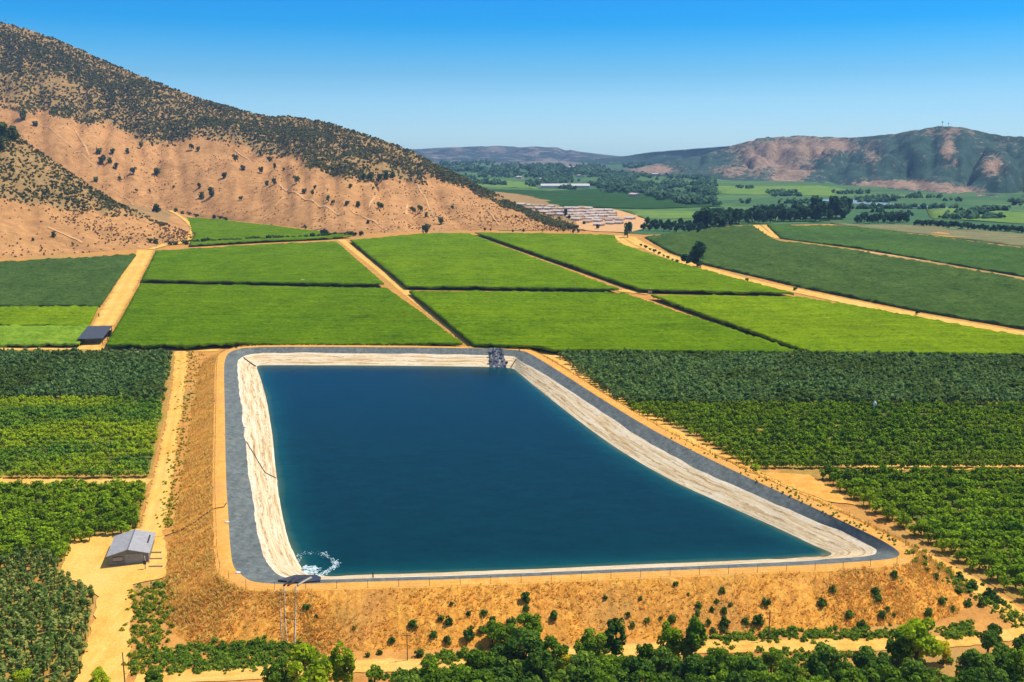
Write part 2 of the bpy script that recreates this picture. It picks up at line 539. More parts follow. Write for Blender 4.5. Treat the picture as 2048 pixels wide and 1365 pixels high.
def seg_dist(poly, X, Y, closed=True):
    poly = np.asarray(poly)[:, :2]
    best = np.full(np.shape(X), 1e9)
    n = len(poly)
    for i in range(n if closed else n - 1):
        a = poly[i]; b = poly[(i + 1) % n]
        d = b - a
        L = max(d @ d, 1e-9)
        t = np.clip(((X - a[0]) * d[0] + (Y - a[1]) * d[1]) / L, 0, 1)
        best = np.minimum(best, np.hypot(X - a[0] - t * d[0], Y - a[1] - t * d[1]))
    return best


# ------------------------------------------------------------------ reservoir outline
RES = [
    ((466, 1130), (532, 1122), (600, 1137)), ((460, 1090), (518, 1080), (577, 1090)), ((457, 1040), (510, 1035), (564, 1040)),
    ((453, 980), (503, 980), (554, 985)), ((451, 920), (495, 925), (547, 925)), ((450, 860), (488, 865), (541, 865)),
    ((449, 800), (482, 805), (531, 805)), ((448, 755), (476, 760), (521, 765)), ((449, 725), (474, 730), (513, 741)),
    ((456, 708), (480, 719), (512, 734)), ((475, 699), (494, 711), (516, 731)), ((510, 695), (525, 707), (535, 730)),
    ((600, 694), (610, 706), (620, 730)), ((800, 695), (800, 708), (800, 731)), ((950, 697), (950, 710), (950, 733)),
    ((1010, 699), (1005, 712), (1005, 735)), ((1042, 702), (1030, 714), (1025, 737)), ((1062, 709), (1044, 724), (1036, 744)),
    ((1110, 738), (1095, 753), (1068, 770)), ((1200, 796), (1190, 815), (1155, 838)), ((1300, 857), (1290, 881), (1245, 902)),
    ((1400, 909), (1390, 936), (1345, 960)), ((1500, 957), (1490, 981), (1450, 1008)), ((1600, 1003), (1590, 1025), (1555, 1055)),
    ((1700, 1050), (1680, 1062), (1625, 1088)), ((1765, 1082), (1735, 1090), (1655, 1101)), ((1795, 1102), (1752, 1101), (1668, 1108)),
    ((1797, 1112), (1748, 1109), (1662, 1113)), ((1775, 1119), (1720, 1114), (1640, 1115)), ((1700, 1125), (1660, 1118), (1600, 1117)),
    ((1600, 1131), (1580, 1124), (1540, 1120)), ((1300, 1143), (1300, 1136), (1300, 1130)), ((960, 1157), (960, 1150), (960, 1144)),
    ((700, 1165), (700, 1158), (710, 1152)), ((610, 1168), (625, 1160), (660, 1154)), ((550, 1168), (585, 1158), (632, 1152)),
    ((505, 1163), (555, 1148), (617, 1149)), ((480, 1148), (542, 1137), (607, 1144)),
]
Z_MID, Z_WAT = -1.8, -4.4
NP = 8
OUT = catmull([PZ(*r[0], 0.0) for r in RES], NP, True)
MID = catmull([PZ(*r[1], Z_MID) for r in RES], NP, True)
WAT = catmull([PZ(*r[2], Z_WAT) for r in RES], NP, True)
NR = len(OUT)
# outward normals of the outer edge, smoothed
d = np.roll(OUT, -1, 0) - np.roll(OUT, 1, 0)
nrm = np.stack([-d[:, 1], d[:, 0]], 1)
nrm /= np.linalg.norm(nrm, axis=1)[:, None] + 1e-9
cen = OUT[:, :2].mean(0)
for _ in range(12):
    nrm = nrm + np.roll(nrm, 1, 0) + np.roll(nrm, -1, 0)
    nrm /= np.linalg.norm(nrm, axis=1)[:, None]
tst = OUT[:, :2] + nrm * 2
if inside(OUT, tst[:, 0], tst[:, 1]).sum() > NR / 2: nrm = -nrm
ALONG = np.cumsum(np.linalg.norm(np.diff(OUT, axis=0, prepend=OUT[:1]), axis=1))


# ------------------------------------------------------------------ ground
def axis(lo, hi, fine0, fine1, step, grow=1.25):
    a = list(np.arange(fine0, fine1 + 1e-6, step))
    s = step
    while a[-1] < hi:
        s *= grow; a.append(min(a[-1] + s, hi))
    s = step
    while a[0] > lo:
        s *= grow; a.insert(0, max(a[0] - s, lo))
    return np.array(a)


gx = axis(-9000, 9000, -260, 260, 3.0)
gy = axis(-300, 6300, 90, 480, 3.0)
X, Y = np.meshgrid(gx, gy)
Z = gz(X, Y) + 0.0
near = (np.abs(X) < 230) & (Y > 120) & (Y < 460)
Z = Z + np.where(near, 0.12 * np.sin(X * 0.37 + 2 * np.sin(Y * 0.11)) * np.sin(Y * 0.29), 0)
pit = np.zeros_like(near)
pit[near] = inside(OUT, X[near], Y[near]) | (seg_dist(OUT, X[near], Y[near]) < 1.0)
Z = np.where(pit, -9.0, Z)
gV = np.stack([X, Y, Z], -1).reshape(-1, 3)
gF = grid_faces(len(gy), len(gx))
ground = link('ground', mesh_np('ground', gV, gF, M['ground'], smooth_=True))
tag(ground, 'dry orange earth that the whole valley floor stands on', kind='structure')

# bank rings: embankment outside, grey liner and pale shore inside
prof = [(-0.02, 0.0), (0.5, 0.12), (1.8, 0.10), (3.2, 0.02)]
for k in range(1, 11):
    dz = 9.5 * k / 10
    prof.append((3.2 + 1.75 * dz, -dz))
rings, al = [], []
for i, (o, z) in enumerate(prof):
    p = np.zeros((NR, 3))
    p[:, :2] = OUT[:, :2] + nrm * o
    p[:, 2] = z
    if i > 4:
        for j in range(NR):
            p[j, 2] += 0.45 * noise.fractal(Vector((p[j, 0] * 0.18, p[j, 1] * 0.18, 3.0)), 1.0, 2.0, 4)
    elif i > 0:
        for j in range(NR):
            p[j, 2] += 0.06 * noise.noise(Vector((p[j, 0] * 0.4, p[j, 1] * 0.4, 9.0)))
    rings.append(p)
crV = np.concatenate(rings[:4]); crF = grid_faces(4, NR, True)
o = link('crest_track', mesh_np('crest_track', crV, crF, M['crest'], smooth_=True)); tag(o, 'narrow orange track running round the top of the reservoir bank', kind='structure')
emV = np.concatenate(rings[3:]); emF = grid_faces(len(prof) - 3, NR, True)
o = link('embankment', mesh_np('embankment', emV, emF, M['embankment'], smooth_=True, vattrs={'along': np.tile(ALONG, len(prof) - 3)})); tag(o, 'orange earth embankment of the reservoir covered with dry grass', kind='structure')


def ring_between(A, B, n, name, mat, label, amp=0.0, vis=None):
    ts = np.linspace(0, 1, n)
    V = np.concatenate([A * (1 - t) + B * t for t in ts])
    ac = np.repeat(ts, NR); alo = np.tile(ALONG, n)
    if amp:
        for j in range(NR, len(V) - NR):
            V[j, 2] += amp * noise.fractal(Vector((V[j, 0] * 0.35, V[j, 1] * 0.35, 1.0)), 1.0, 2.0, 3)
    o = link(name, mesh_np(name, V, grid_faces(n, NR, True), mat, smooth_=True, vattrs={'across': ac, 'along': alo}))
    return tag(o, label, kind='structure'), V


# the pale / grey boundary wanders a little
MIDW = MID.copy()
for j in range(NR):
    w = 0.035 * noise.noise(Vector((OUT[j, 0] * 0.12, OUT[j, 1] * 0.12, 5))) + 0.02 * noise.noise(Vector((OUT[j, 0] * 0.5, OUT[j, 1] * 0.5, 8)))
    MIDW[j] = MID[j] + (WAT[j] - OUT[j]) * w
WATW = WAT + (WAT - MID) * 0.35          # the bank goes on below the surface
WATW[:, 2] = Z_WAT - 0.8
ring_between(OUT, MIDW, 7, 'reservoir_liner', M['liner'], 'dark grey liner along the top of the reservoir bank', 0.10)
_, shV = ring_between(MIDW, WATW, 11, 'reservoir_shore', M['shore'], 'pale dried strip of bank between the grey liner and the water', 0.14)

# water sheet with distance-to-shore attribute
WE = WAT + (WAT - MID) * 0.06
WE[:, 2] = Z_WAT
xy = WE[:, :2]
xs = np.arange(xy[:, 0].min(), xy[:, 0].max(), 2.5); ys = np.arange(xy[:, 1].min(), xy[:, 1].max(), 2.5)
XX, YY = np.meshgrid(xs, ys)
XX = XX.ravel(); YY = YY.ravel()
ok = inside(xy, XX, YY)
ok[ok] = seg_dist(xy, XX[ok], YY[ok]) > 0.8
pts = [Vector(p) for p in xy] + [Vector(p) for p in np.stack([XX[ok], YY[ok]], 1)]
vs, _, fs, _, _, _ = delaunay_2d_cdt(pts, [(i, (i + 1) % NR) for i in range(NR)], [], 1, 1e-4)
wV = np.array([(v.x, v.y, Z_WAT) for v in vs])
sd = seg_dist(WAT, wV[:, 0], wV[:, 1]) * np.where(inside(WAT, wV[:, 0], wV[:, 1]), 1, -1)
tri = np.array(fs)
o = link('water', mesh_np('water', wV, tri, M['water'], smooth_=True, vattrs={'shore': sd}))
tag(o, 'deep blue water of the irrigation reservoir', kind='structure')

# ------------------------------------------------------------------ hills
SURF = [(gV, gF), (crV, crF), (emV, emF), (shV, grid_faces(11, NR, True))]


def interp_curve(pts, x):
    p = np.array(pts, float)
    return np.interp(x, p[:, 0], p[:, 1])


def make_hill(name, base, ridge, rdist, px0, px1, dpx, rows, amp, nscale, mat, label, scrub=None, expo=0.92, back=600, seed=0.0, gully=0.0, gf=0.012):
    pxs = np.arange(px0, px1 + 1, dpx)
    bpy_, rpy = interp_curve(base, pxs), interp_curve(ridge, pxs)
    rd = interp_curve(rdist, pxs)
    V, SC, idx = [], [], []
    nb = 8
    for i in range(rows + nb):
        for j, px in enumerate(pxs):
            b = PZ(px, bpy_[j], 0.0)
            dr = ray(px, rpy[j]); L = math.hypot(dr.x, dr.y)
            r = EYE + dr * (rd[j] / L)
            hr = max(r.z, 0.2)
            if i < rows:
                s = i / (rows - 1)
                x, y = b.x + (r.x - b.x) * s, b.y + (r.y - b.y) * s
                z = hr * (s ** expo)
                w = math.sin(math.pi * min(1, s * 0.97 + 0.0)) ** 0.7 if s < 1 else 0.0
                n = noise.fractal(Vector((x * nscale + seed, y * nscale, seed)), 1.0, 2.0, 5)
                z += amp * w * n * min(1, hr / 60)
                if gully:
                    q = abs(noise.noise(Vector((px * gf + 0.4 * s + seed, s * 1.2, 4.4))))
                    q2 = abs(noise.noise(Vector((px * gf * 2.7 - 0.7 * s + seed, s * 2.0, 9.4))))
                    z -= 0.4 * gully * w * max(0, 0.22 - q2) / 0.22 * min(1, hr / 60)
                    z -= gully * w * max(0, 0.22 - q) / 0.22 * min(1, hr / 60)
                if s > 0.93:
                    z += amp * 0.10 * noise.noise(Vector((px * 0.06, seed, 0))) * min(1, hr / 60)
                if i == 0: z = -0.6
            else:
                s = 1 + (i - rows + 1) / nb
                k = (rd[j] + back * (s - 1)) / rd[j]
                x, y = r.x * k, r.y * k
                z = hr * (1 - (s - 1) * 1.05)
            V.append((x, y, z))
            sc = 0.0
            if scrub is not None:
                ppx, ppy = project(np.array((x, y, z)))
                sc = scrub(float(ppx), float(ppy), min(s, 1.0))
            SC.append(sc)
    V = np.array(V); Fq = grid_faces(rows + nb, len(pxs))
    o = link(name, mesh_np(name, V, Fq, mat, smooth_=True, vattrs={'scrub': SC}))
    tag(o, label, kind='structure')
    SURF.append((V, Fq))
    return V.reshape(rows + nb, len(pxs), 3), np.array(SC).reshape(rows + nb, len(pxs)), rows


SCRUB_LINE = [(-900, 120), (0, 205), (60, 225), (150, 236), (250, 265), (330, 288), (400, 272), (480, 290), (560, 318), (640, 338),
              (700, 357), (790, 362), (860, 358), (930, 372), (1000, 402), (1100, 450)]


def scrub_main(px, py, s):
    e = interp_curve(SCRUB_LINE, px) - py + 14 * noise.noise(Vector((px * 0.02, py * 0.03, 1)))
    return float(np.clip(0.5 + e / 26, 0, 1))


SPUR_SCRUB = [(-900, 420), (0, 402), (100, 412), (200, 424), (260, 430), (330, 443), (390, 440)]


def scrub_spur(px, py, s):
    e = interp_curve(SPUR_SCRUB, px) - py + 14 * noise.noise(Vector((px * 0.025, py * 0.03, 6)))
    return float(np.clip(0.5 + e / 22, 0, 1)) if px < 345 else 0.0


MAIN_RIDGE = [(-900, 75), (-400, 30), (-120, 38), (0, 45), (60, 60), (130, 86), (200, 118), (300, 160), (400, 197), (500, 226), (545, 235), (580, 235), (640, 242),
              (700, 260), (760, 279), (820, 301), (860, 322), (900, 345), (930, 360), (960, 375), (1000, 395), (1040, 414), (1100, 440), (1170, 462)]
mainV, mainS, mrows = make_hill(
    'hill', [(-900, 440), (330, 430), (450, 440), (600, 457), (700, 470), (850, 464), (1000, 461), (1170, 464)],
    MAIN_RIDGE, [(-900, 2300), (0, 1900), (300, 1800), (600, 1650), (820, 1480), (900, 1350), (1000, 1190), (1100, 1040), (1170, 960)],
    -900, 1170, 9, 80, 13.0, 0.006, M['hill'], 'high hill on the left with dark scrub above a bare tan slope', scrub_main, seed=2.0, gully=8.0, gf=0.02)
spurV, spurS, srows = make_hill(
    'hill_spur', [(-900, 560), (0, 517), (150, 508), (280, 499), (340, 491), (392, 476)],
    [(-900, 40), (-300, 140), (-100, 215), (0, 252), (60, 290), (120, 330), (180, 372), (230, 405), (300, 438), (350, 455), (392, 469)],
    [(-900, 1500), (0, 1060), (120, 1010), (230, 960), (300, 930), (350, 930), (392, 960)],
    -900, 392, 8, 46, 6.0, 0.012, M['hill'], 'low tan spur in front of the high hill with scrub on its crest', scrub_spur, seed=11.0, gully=4.0)


ROCKS = [(1530, 310, 60, 28, 1.0), (1620, 300, 55, 22, .8), (1590, 345, 40, 15, .9), (1465, 345, 50, 12, .6), (1745, 310, 20, 25, .5), (1895, 300, 14, 30, .9),
         (1985, 330, 26, 24, .8), (1760, 368, 60, 8, 1.0), (1850, 372, 60, 10, 1.0), (1920, 385, 50, 10, .9), (2000, 398, 50, 6, .8), (1310, 340, 45, 10, 1.0), (1570, 360, 30, 10, .9),
         (1680, 290, 30, 14, .6), (1900, 262, 60, 8, .4)]


def scrub_mtn(px, py, s):
    v = 1.0
    for x, y, rx, ry, k in ROCKS:
        v -= k * 0.95 * math.exp(-((px - x) / rx) ** 2 - ((py - y) / ry) ** 2)
    return max(0.0, v - 0.20 * float(smooth((s - 0.72) / 0.28)))


make_hill('mountain', [(1200, 350), (1300, 352), (1450, 362), (1600, 364), (1700, 372), (1850, 385), (2048, 400), (2700, 430)],
          [(1200, 347), (1260, 340), (1330, 325), (1400, 312), (1470, 290), (1520, 277), (1600, 272), (1700, 276), (1740, 273), (1790, 268), (1850, 257), (1890, 252), (1930, 256),
           (1990, 270), (2048, 275), (2200, 290), (2700, 260)],
          [(1200, 2900), (1400, 3100), (1600, 3000), (1850, 2700), (2048, 2500), (2700, 2100)],
          1200, 2700, 6, 64, 34.0, 0.0075, M['mountain'], 'green mountain on the right with bare pinkish rock slopes', scrub_mtn, expo=1.05, seed=21.0, gully=26.0, gf=0.013)
make_hill('mountain_ridge', [(1080, 330), (1500, 330)],
          [(1080, 328), (1180, 319), (1240, 314), (1300, 305), (1400, 297), (1480, 291), (1560, 288)], [(1080, 4300), (1560, 4300)],
          1080, 1560, 8, 26, 22.0, 0.003, M['mountain'], 'hazy blue green ridge behind the near mountain', lambda a, b, s: 0.95, seed=31.0, gully=14.0)
make_hill('far_hill', [(500, 325), (1500, 327)],
          [(500, 302), (830, 299), (900, 295), (1000, 292), (1040, 295), (1065, 294), (1100, 297), (1150, 303), (1240, 313), (1350, 320), (1500, 322)], [(500, 6000), (1500, 6000)],
          500, 1500, 8, 26, 30.0, 0.002, M['far_hill'], 'far hazy blue hills closing the valley', lambda a, b, s: 0.6, seed=41.0, gully=20.0)
make_hill('far_foothill', [(980, 334), (1240, 334)],
          [(980, 331), (1030, 326), (1090, 321), (1140, 324), (1180, 327), (1240, 332)], [(980, 4200), (1240, 4200)],
          980, 1240, 7, 16, 14.0, 0.004, M['far_hill'], 'low pale foothills in front of the far hills', lambda a, b, s: 0.35, seed=51.0, gully=8.0)

allV, allF, off = [], [], 0
for V, Fq in SURF:
    allV.append(V); allF.append(Fq + off); off += len(V)
allV = np.concatenate(allV); allF = np.concatenate(allF)
BVH = BVHTree.FromPolygons([tuple(v) for v in allV.tolist()], [tuple(f) for f in allF.tolist()])


def hit(px, py):
    h = BVH.ray_cast(EYE, ray(px, py).normalized())
    return h[0] if h[0] is not None else G(px, py)


def drop(x, y):
    h = BVH.ray_cast(Vector((x, y, 900)), Vector((0, 0, -1)))
    return h[0].z if h[0] is not None else float(gz(x, y))


# ------------------------------------------------------------------ draped sheets, roads, canopies
def cdt(xy, sp, jit=0.35):
    xy = np.asarray(xy)[:, :2]
    b = []
    n = len(xy)
    for i in range(n):
        a, c = xy[i], xy[(i + 1) % n]
        k = max(1, int(np.linalg.norm(c - a) / sp))
        for q in range(k): b.append(a + (c - a) * q / k)
    b = np.array(b)
    xs = np.arange(b[:, 0].min(), b[:, 0].max(), sp); ys = np.arange(b[:, 1].min(), b[:, 1].max(), sp)
    A, B = np.meshgrid(xs, ys)
    A = A.ravel() + rng.uniform(-jit, jit, A.size) * sp
    B = B.ravel() + rng.uniform(-jit, jit, B.size) * sp
    m = inside(b, A, B)
    m[m] = seg_dist(xy, A[m], B[m]) > sp * 0.4
    pts = [Vector(p) for p in b] + [Vector(p) for p in np.stack([A[m], B[m]], 1)]
    nb = len(b)
    vs, _, fs, _, _, _ = delaunay_2d_cdt(pts, [(i, (i + 1) % nb) for i in range(nb)], [], 1, 1e-4)
    return np.array([(v.x, v.y) for v in vs]), np.array([f for f in fs if len(f) == 3])


def sheet(name, pxpts, sp, off, mat, label, kind='structure', flat=False, ragged=0.0):
    P = np.array([G(*p) for p in pxpts])
    if ragged:
        Q = []
        for i in range(len(P)):
            a, c = P[i], P[(i + 1) % len(P)]
            k = max(1, int(np.linalg.norm(c - a) / 1.5))
            for q in range(k):
                e = a + (c - a) * q / k
                e[:2] += rng.normal(0, ragged, 2)
                Q.append(e)
        P = np.array(Q)
    V, T = cdt(P, sp)
    z = (gz(V[:, 0], V[:, 1]) if flat else np.array([drop(x, y) for x, y in V])) + off
    o = link(name, mesh_np(name, np.column_stack([V, z]), T, mat, smooth_=True))
    return tag(o, label, kind=kind)


def ribbon(name, P, width, off, mat, label, step=2.0, ragged=0.15, kind='structure'):
    """strip draped along world points"""
    P = np.asarray(P, float)[:, :2]
    C = catmull(P, max(2, int(np.linalg.norm(np.diff(P, axis=0), axis=1).max() / step)))
    t = np.gradient(C, axis=0); t /= np.linalg.norm(t, axis=1)[:, None] + 1e-9
    nn = np.stack([-t[:, 1], t[:, 0]], 1)
    w = width if not hasattr(width, '__len__') else np.interp(np.linspace(0, 1, len(C)), np.linspace(0, 1, len(width)), width)
    rows = []
    for s in (-0.5, -0.25, 0, 0.25, 0.5):
        jitter = rng.normal(0, ragged, len(C)) * np.mean(w) * 0.3 if abs(s) == 0.5 else 0
        q = C + nn * (w * s + jitter)[:, None] if hasattr(w * s + jitter, '__len__') else C + nn * (w * s)
        rows.append(np.column_stack([q, [drop(x, y) + off for x, y in q]]))
    V = np.concatenate(rows)
    o = link(name, mesh_np(name, V, grid_faces(5, len(C)), mat, smooth_=True, vattrs={'across': np.repeat([0.05, 0.28, 0.5, 0.72, 1.0], len(C))}))
    return tag(o, label, kind=kind)


def canopy(name, pxpts, h, sp, amp, mat, label, lip=0.7):
    if name == 'dark_orchard': h, lip = 1.2, 1.2
    P = np.array([G(*p, h) for p in pxpts])
    V, T = cdt(P, sp)
    gzv = gz(V[:, 0], V[:, 1])
    z = gzv + h + rng.normal(0, amp, len(V)) + 0.25 * np.sin(V[:, 0] * 0.03) * np.sin(V[:, 1] * 0.05)
    # boundary edges
    E = np.concatenate([T[:, [0, 1]], T[:, [1, 2]], T[:, [2, 0]]])
    key = np.sort(E, 1)
    u, inv, cnt = np.unique(key, axis=0, return_inverse=True, return_counts=True)
    bd = E[cnt[inv.ravel()] == 1]
    n = len(V)
    top = np.column_stack([V, z])
    low = top.copy(); low[:, 2] -= lip + rng.uniform(-0.25, 0.35, n)
    side = np.concatenate([np.stack([bd[:, 0], bd[:, 0] + n, bd[:, 1] + n], 1), np.stack([bd[:, 0], bd[:, 1] + n, bd[:, 1]], 1)])
    o = link(name, mesh_np(name, np.concatenate([top, low]), np.concatenate([T, side]), mat))
    return tag(o, label, kind='stuff')


# far valley floor first (lowest sheet), then field sheets above it
sheet('valley_floor', [(700, 400), (-300, 400), (-300, 320), (800, 316), (1500, 316), (2600, 318), (2600, 520), (2300, 495), (2048, 470), (1850, 458), (1700, 448), (1440, 452), (1400, 468), (1290, 470), (1180, 462), (1000, 462)],
      60, 0.25, M['far_ground'], 'hazy green floor of the far valley', flat=True)
sheet('orchard_floor', [(-500, 700), (352, 700), (330, 830), (300, 962), (272, 1064), (150, 1078), (118, 1150), (190, 1185), (150, 1400), (-500, 1400)], 6, 0.06, M['orchard_soil'], 'tan soil under the orchards left of the dirt road')
sheet('orchard_floor', [(1105, 702), (2500, 708), (2500, 1420), (2330, 1400), (2048, 1212), (1640, 958), (1520, 946)], 6, 0.06, M['orchard_soil'], 'tan soil under the orchards right of the reservoir')
sheet('orchard_floor', [(1285, 474), (1440, 452), (1505, 449), (1850, 466), (2500, 530), (2500, 735), (2048, 660), (1830, 622), (1600, 577), (1410, 530)], 15, 0.12, M['orchard_soil'], 'soil under the dark fields beyond the curved road')

M['orchard_grass'] = soil('orchard_grass', [(0.3, (0.07, 0.09, 0.018)), (0.5, (0.12, 0.145, 0.03)), (0.75, (0.27, 0.22, 0.06))], 0.5, 0.05, (0.20, 0.17, 0.045), (0.5, 0.68))
for poly in ([(1150, 712), (2400, 716), (2400, 922), (1700, 928), (1540, 932), (1390, 858), (1250, 800)], [(1660, 955), (2400, 945), (2400, 1330), (2330, 1340), (2048, 1172), (1850, 1060)],
             [(-400, 706), (332, 706), (300, 940), (-400, 952)], [(-400, 976), (280, 975), (262, 1052), (150, 1068), (110, 1105), (-400, 1105)]):
    sheet('orchard_grass', poly, 6, 0.11, M['orchard_grass'], 'dull green grass between the orchard rows')
FIELDS = [
    ('crop_field', [(960, 378), (1100, 382), (1200, 378), (1380, 386), (1442, 412), (1300, 417), (1050, 412)], 1.5, 'field_dark', 'dark green rectangular orchard field beyond the village'),
    ('crop_field', [(1245, 421), (1395, 423), (1408, 437), (1290, 438)], 0.8, 'field_pale', 'pale green field strip behind the dark tree block by the village'),
    ('crop_field', [(910, 352), (1060, 366), (1075, 377), (950, 374)], 0.8, 'field_pale', 'pale field at the foot of the high hill'),
    ('crop_field', [(1420, 372), (1640, 372), (1700, 380), (1660, 392), (1440, 388)], 0.8, 'field_pale', 'hazy pale green field under the mountain'),
    ('crop_field', [(1850, 412), (2048, 425), (2600, 450), (2600, 470), (2048, 448), (1860, 436)], 0.8, 'field_pale', 'yellowish green field beyond the thin tree line on the right'),
    ('crop_field', [(1660, 447), (1850, 450), (2048, 467), (2500, 500), (2500, 528), (2048, 494), (1850, 469), (1720, 456)], 0.5, 'fallow', 'grey olive fallow field in front of the thin tree line'),
]
for nm, poly, h, mk, lb in FIELDS:
    canopy(nm, poly, h, 14, 0.35, M[mk], lb, 1.0)

VINES = [
    ([(312, 502), (480, 491), (672, 483), (768, 568), (283, 559)], 'vine_deep', 'bright green vineyard block below the tree hedge, left of the tan lane'),
    ([(281, 567), (775, 576), (925, 686), (450, 686), (380, 691), (211, 690)], 'vine_deep', 'large vineyard block directly behind the left half of the reservoir'),
    ([(700, 480), (850, 467), (935, 466), (1238, 578), (812, 572)], 'vine', 'vineyard block under the bare hill between tan lane and dark diagonal lane'),
    ([(818, 581), (1250, 587), (1598, 703), (1110, 699), (1060, 691), (948, 688)], 'vine', 'vineyard block behind the right half of the reservoir'),
    ([(950, 465), (1228, 470), (1236, 486), (1330, 517), (1460, 554), (1588, 585), (1282, 579)], 'vine', 'pointed vineyard block reaching to the village road'),
    ([(1302, 590), (1600, 593), (1800, 628), (2048, 672), (2450, 742), (2450, 716), (2048, 707), (1618, 703)], 'vine_bright', 'wedge shaped vineyard block along the curved road'),
    ([(342, 432), (450, 440), (600, 458), (705, 471), (650, 475), (520, 481), (378, 489), (390, 468)], 'vine_deep', 'small green field wedged between spur and high hill'),
]
for poly, mk, lb in VINES:
    far = poly[0][1] < 520
    canopy('vineyard', poly, 2.45, 3.0 if far else 1.7, 0.26, M[mk], lb, 0.9)
canopy('vineyard', [(-500, 613), (196, 613), (178, 650), (-500, 650)], 1.8, 1.8, 0.3, M['vine_bright'], 'bright yellow green crop strip left of the open shelter', 0.9)
canopy('vineyard', [(-500, 651), (178, 651), (158, 689), (-500, 690)], 1.6, 1.8, 0.3, M['vine_light'], 'pale green young crop strip beside the open shelter', 0.9)

# ---- roads and tracks
ROADL = [(362, 700, 26), (359, 760, 27), (349, 830, 28), (337, 900, 30), (325, 960, 38), (315, 1010, 40), (303, 1065, 46)]


def px_ribbon(name, pts, width, off, mat, label, **k):
    return ribbon(name, [G(x, y) for x, y in pts], width, off, mat, label, **k)


px_ribbon('dirt_road', [(363, 694), (359, 760), (349, 830), (337, 900), (325, 960), (315, 1010), (300, 1070), (262, 1130)], [5.2, 4.6, 4.4, 4.4, 4.9, 5.0, 5.5, 6.5], 0.14, M['dirt_road'], 'tan dirt road running down between left orchards and embankment')
sheet('dirt_yard', [(150, 1080), (215, 1068), (275, 1060), (325, 1064), (334, 1100), (332, 1155), (268, 1172), (265, 1240), (260, 1300), (250, 1400), (140, 1400), (160, 1335), (180, 1270), (196, 1195), (160, 1168), (118, 1150), (130, 1110)],
      3, 0.18, M['dirt_road'], 'orange dirt yard around the grey pump house', ragged=0.25)
px_ribbon('dirt_road', [(-300, 962), (0, 963), (150, 966), (300, 964)], 4.5, 0.13, M['dirt_road'], 'narrow dirt track crossing the left orchards')
px_ribbon('dirt_road', [(-400, 697), (0, 697), (200, 697), (360, 700), (440, 700)], 7, 0.12, M['dirt_road'], 'thin track along the near edge of the left vineyards')
px_ribbon('dirt_road', [(292, 500), (250, 575), (222, 625), (205, 655), (182, 694)], [13, 12, 11, 10, 9], 0.12, M['dirt_road'], 'broad tan lane climbing from the open shelter to the hill foot')
px_ribbon('dirt_road', [(683, 480), (740, 525), (800, 575), (870, 632), (942, 692), (950, 699)], [7, 6, 5.5, 5, 4.5, 4.5], 0.12, M['dirt_road'], 'straight tan lane between vineyard blocks ending at the reservoir')
px_ribbon('dirt_road', [(1258, 474), (1275, 486), (1310, 503), (1350, 519), (1400, 536), (1500, 563), (1600, 584), (1700, 605), (1850, 635), (2048, 670), (2450, 742)], 11, 0.2, M['dirt_road'], 'curved tan road along the edge of the bright vineyards')
px_ribbon('dirt_road', [(1235, 472), (1250, 486), (1272, 497)], 8, 0.2, M['dirt_road'], 'short tan spur track at the vineyard corner near the village')
px_ribbon('dirt_road', [(1528, 449), (1542, 461), (1556, 477)], 7, 0.22, M['dirt_road'], 'right strip of the short double track between the dark fields')
px_ribbon('dirt_road', [(1510, 449), (1524, 460), (1541, 475)], 7, 0.22, M['dirt_road'], 'left strip of the short double track between the dark fields')
px_ribbon('dirt_road', [(1690, 499), (1800, 514), (1950, 538), (2048, 556), (2450, 622)], 6, 0.2, M['hill_path'], 'thin pale track between the two dark fields on the right')
px_ribbon('dirt_road', [(1082, 703), (1120, 722), (1200, 775), (1290, 833), (1400, 893), (1510, 950), (1640, 1012), (1760, 1072), (1880, 1132), (1960, 1180), (2048, 1243), (2200, 1350)],
          [5, 4.2, 4, 4, 4.5, 6, 5.5, 5, 4.6, 4.8, 5.5, 6], 0.12, M['dirt_road'], 'orange dirt road following the right side of the reservoir')
sheet('dirt_patch', [(1520, 947), (1618, 951), (1712, 1012), (1650, 1004), (1580, 976)], 3, 0.2, M['crest'], 'triangle of bare orange ground beside the right orchard corner', ragged=0.2)
px_ribbon('dirt_road', [(1080, 704), (1300, 709), (1700, 711), (2450, 714)], 7, 0.12, M['dirt_road'], 'thin track along the far edge of the right orchard')
px_ribbon('dirt_road', [(1720, 938), (1900, 936), (2048, 935), (2450, 932)], 4.2, 0.13, M['dirt_road'], 'straight dirt track between the two right orchards')
px_ribbon('dirt_road', [(270, 1362), (420, 1352), (640, 1338), (760, 1333), (900, 1333), (1000, 1330), (1120, 1312), (1250, 1302), (1400, 1296), (1600, 1291), (1760, 1290), (1900, 1284), (1990, 1275), (2060, 1262)],
          [4, 4, 4, 4.3, 4.3, 4.3, 4, 4, 4.3, 4.6, 4.3, 4, 4, 4], 0.12, M['dirt_road'], 'orange dirt track along the foot of the embankment')
px_ribbon('dirt_road', [(340, 430), (365, 444), (385, 458), (386, 470), (365, 486), (330, 492), (300, 500)], 6, 0.5, M['dirt_road'], 'winding tan track round the tip of the low spur')
for pts, lb in (([(930, 577), (962, 578)], 'bare dirt spot on the lane behind the reservoir'),
                ([(1240, 582), (1262, 584), (1300, 588)], 'bare dirt spot where the two vineyard lanes cross')):
    px_ribbon('dirt_patch', pts, 9, 0.3, M['dirt_road'], lb)

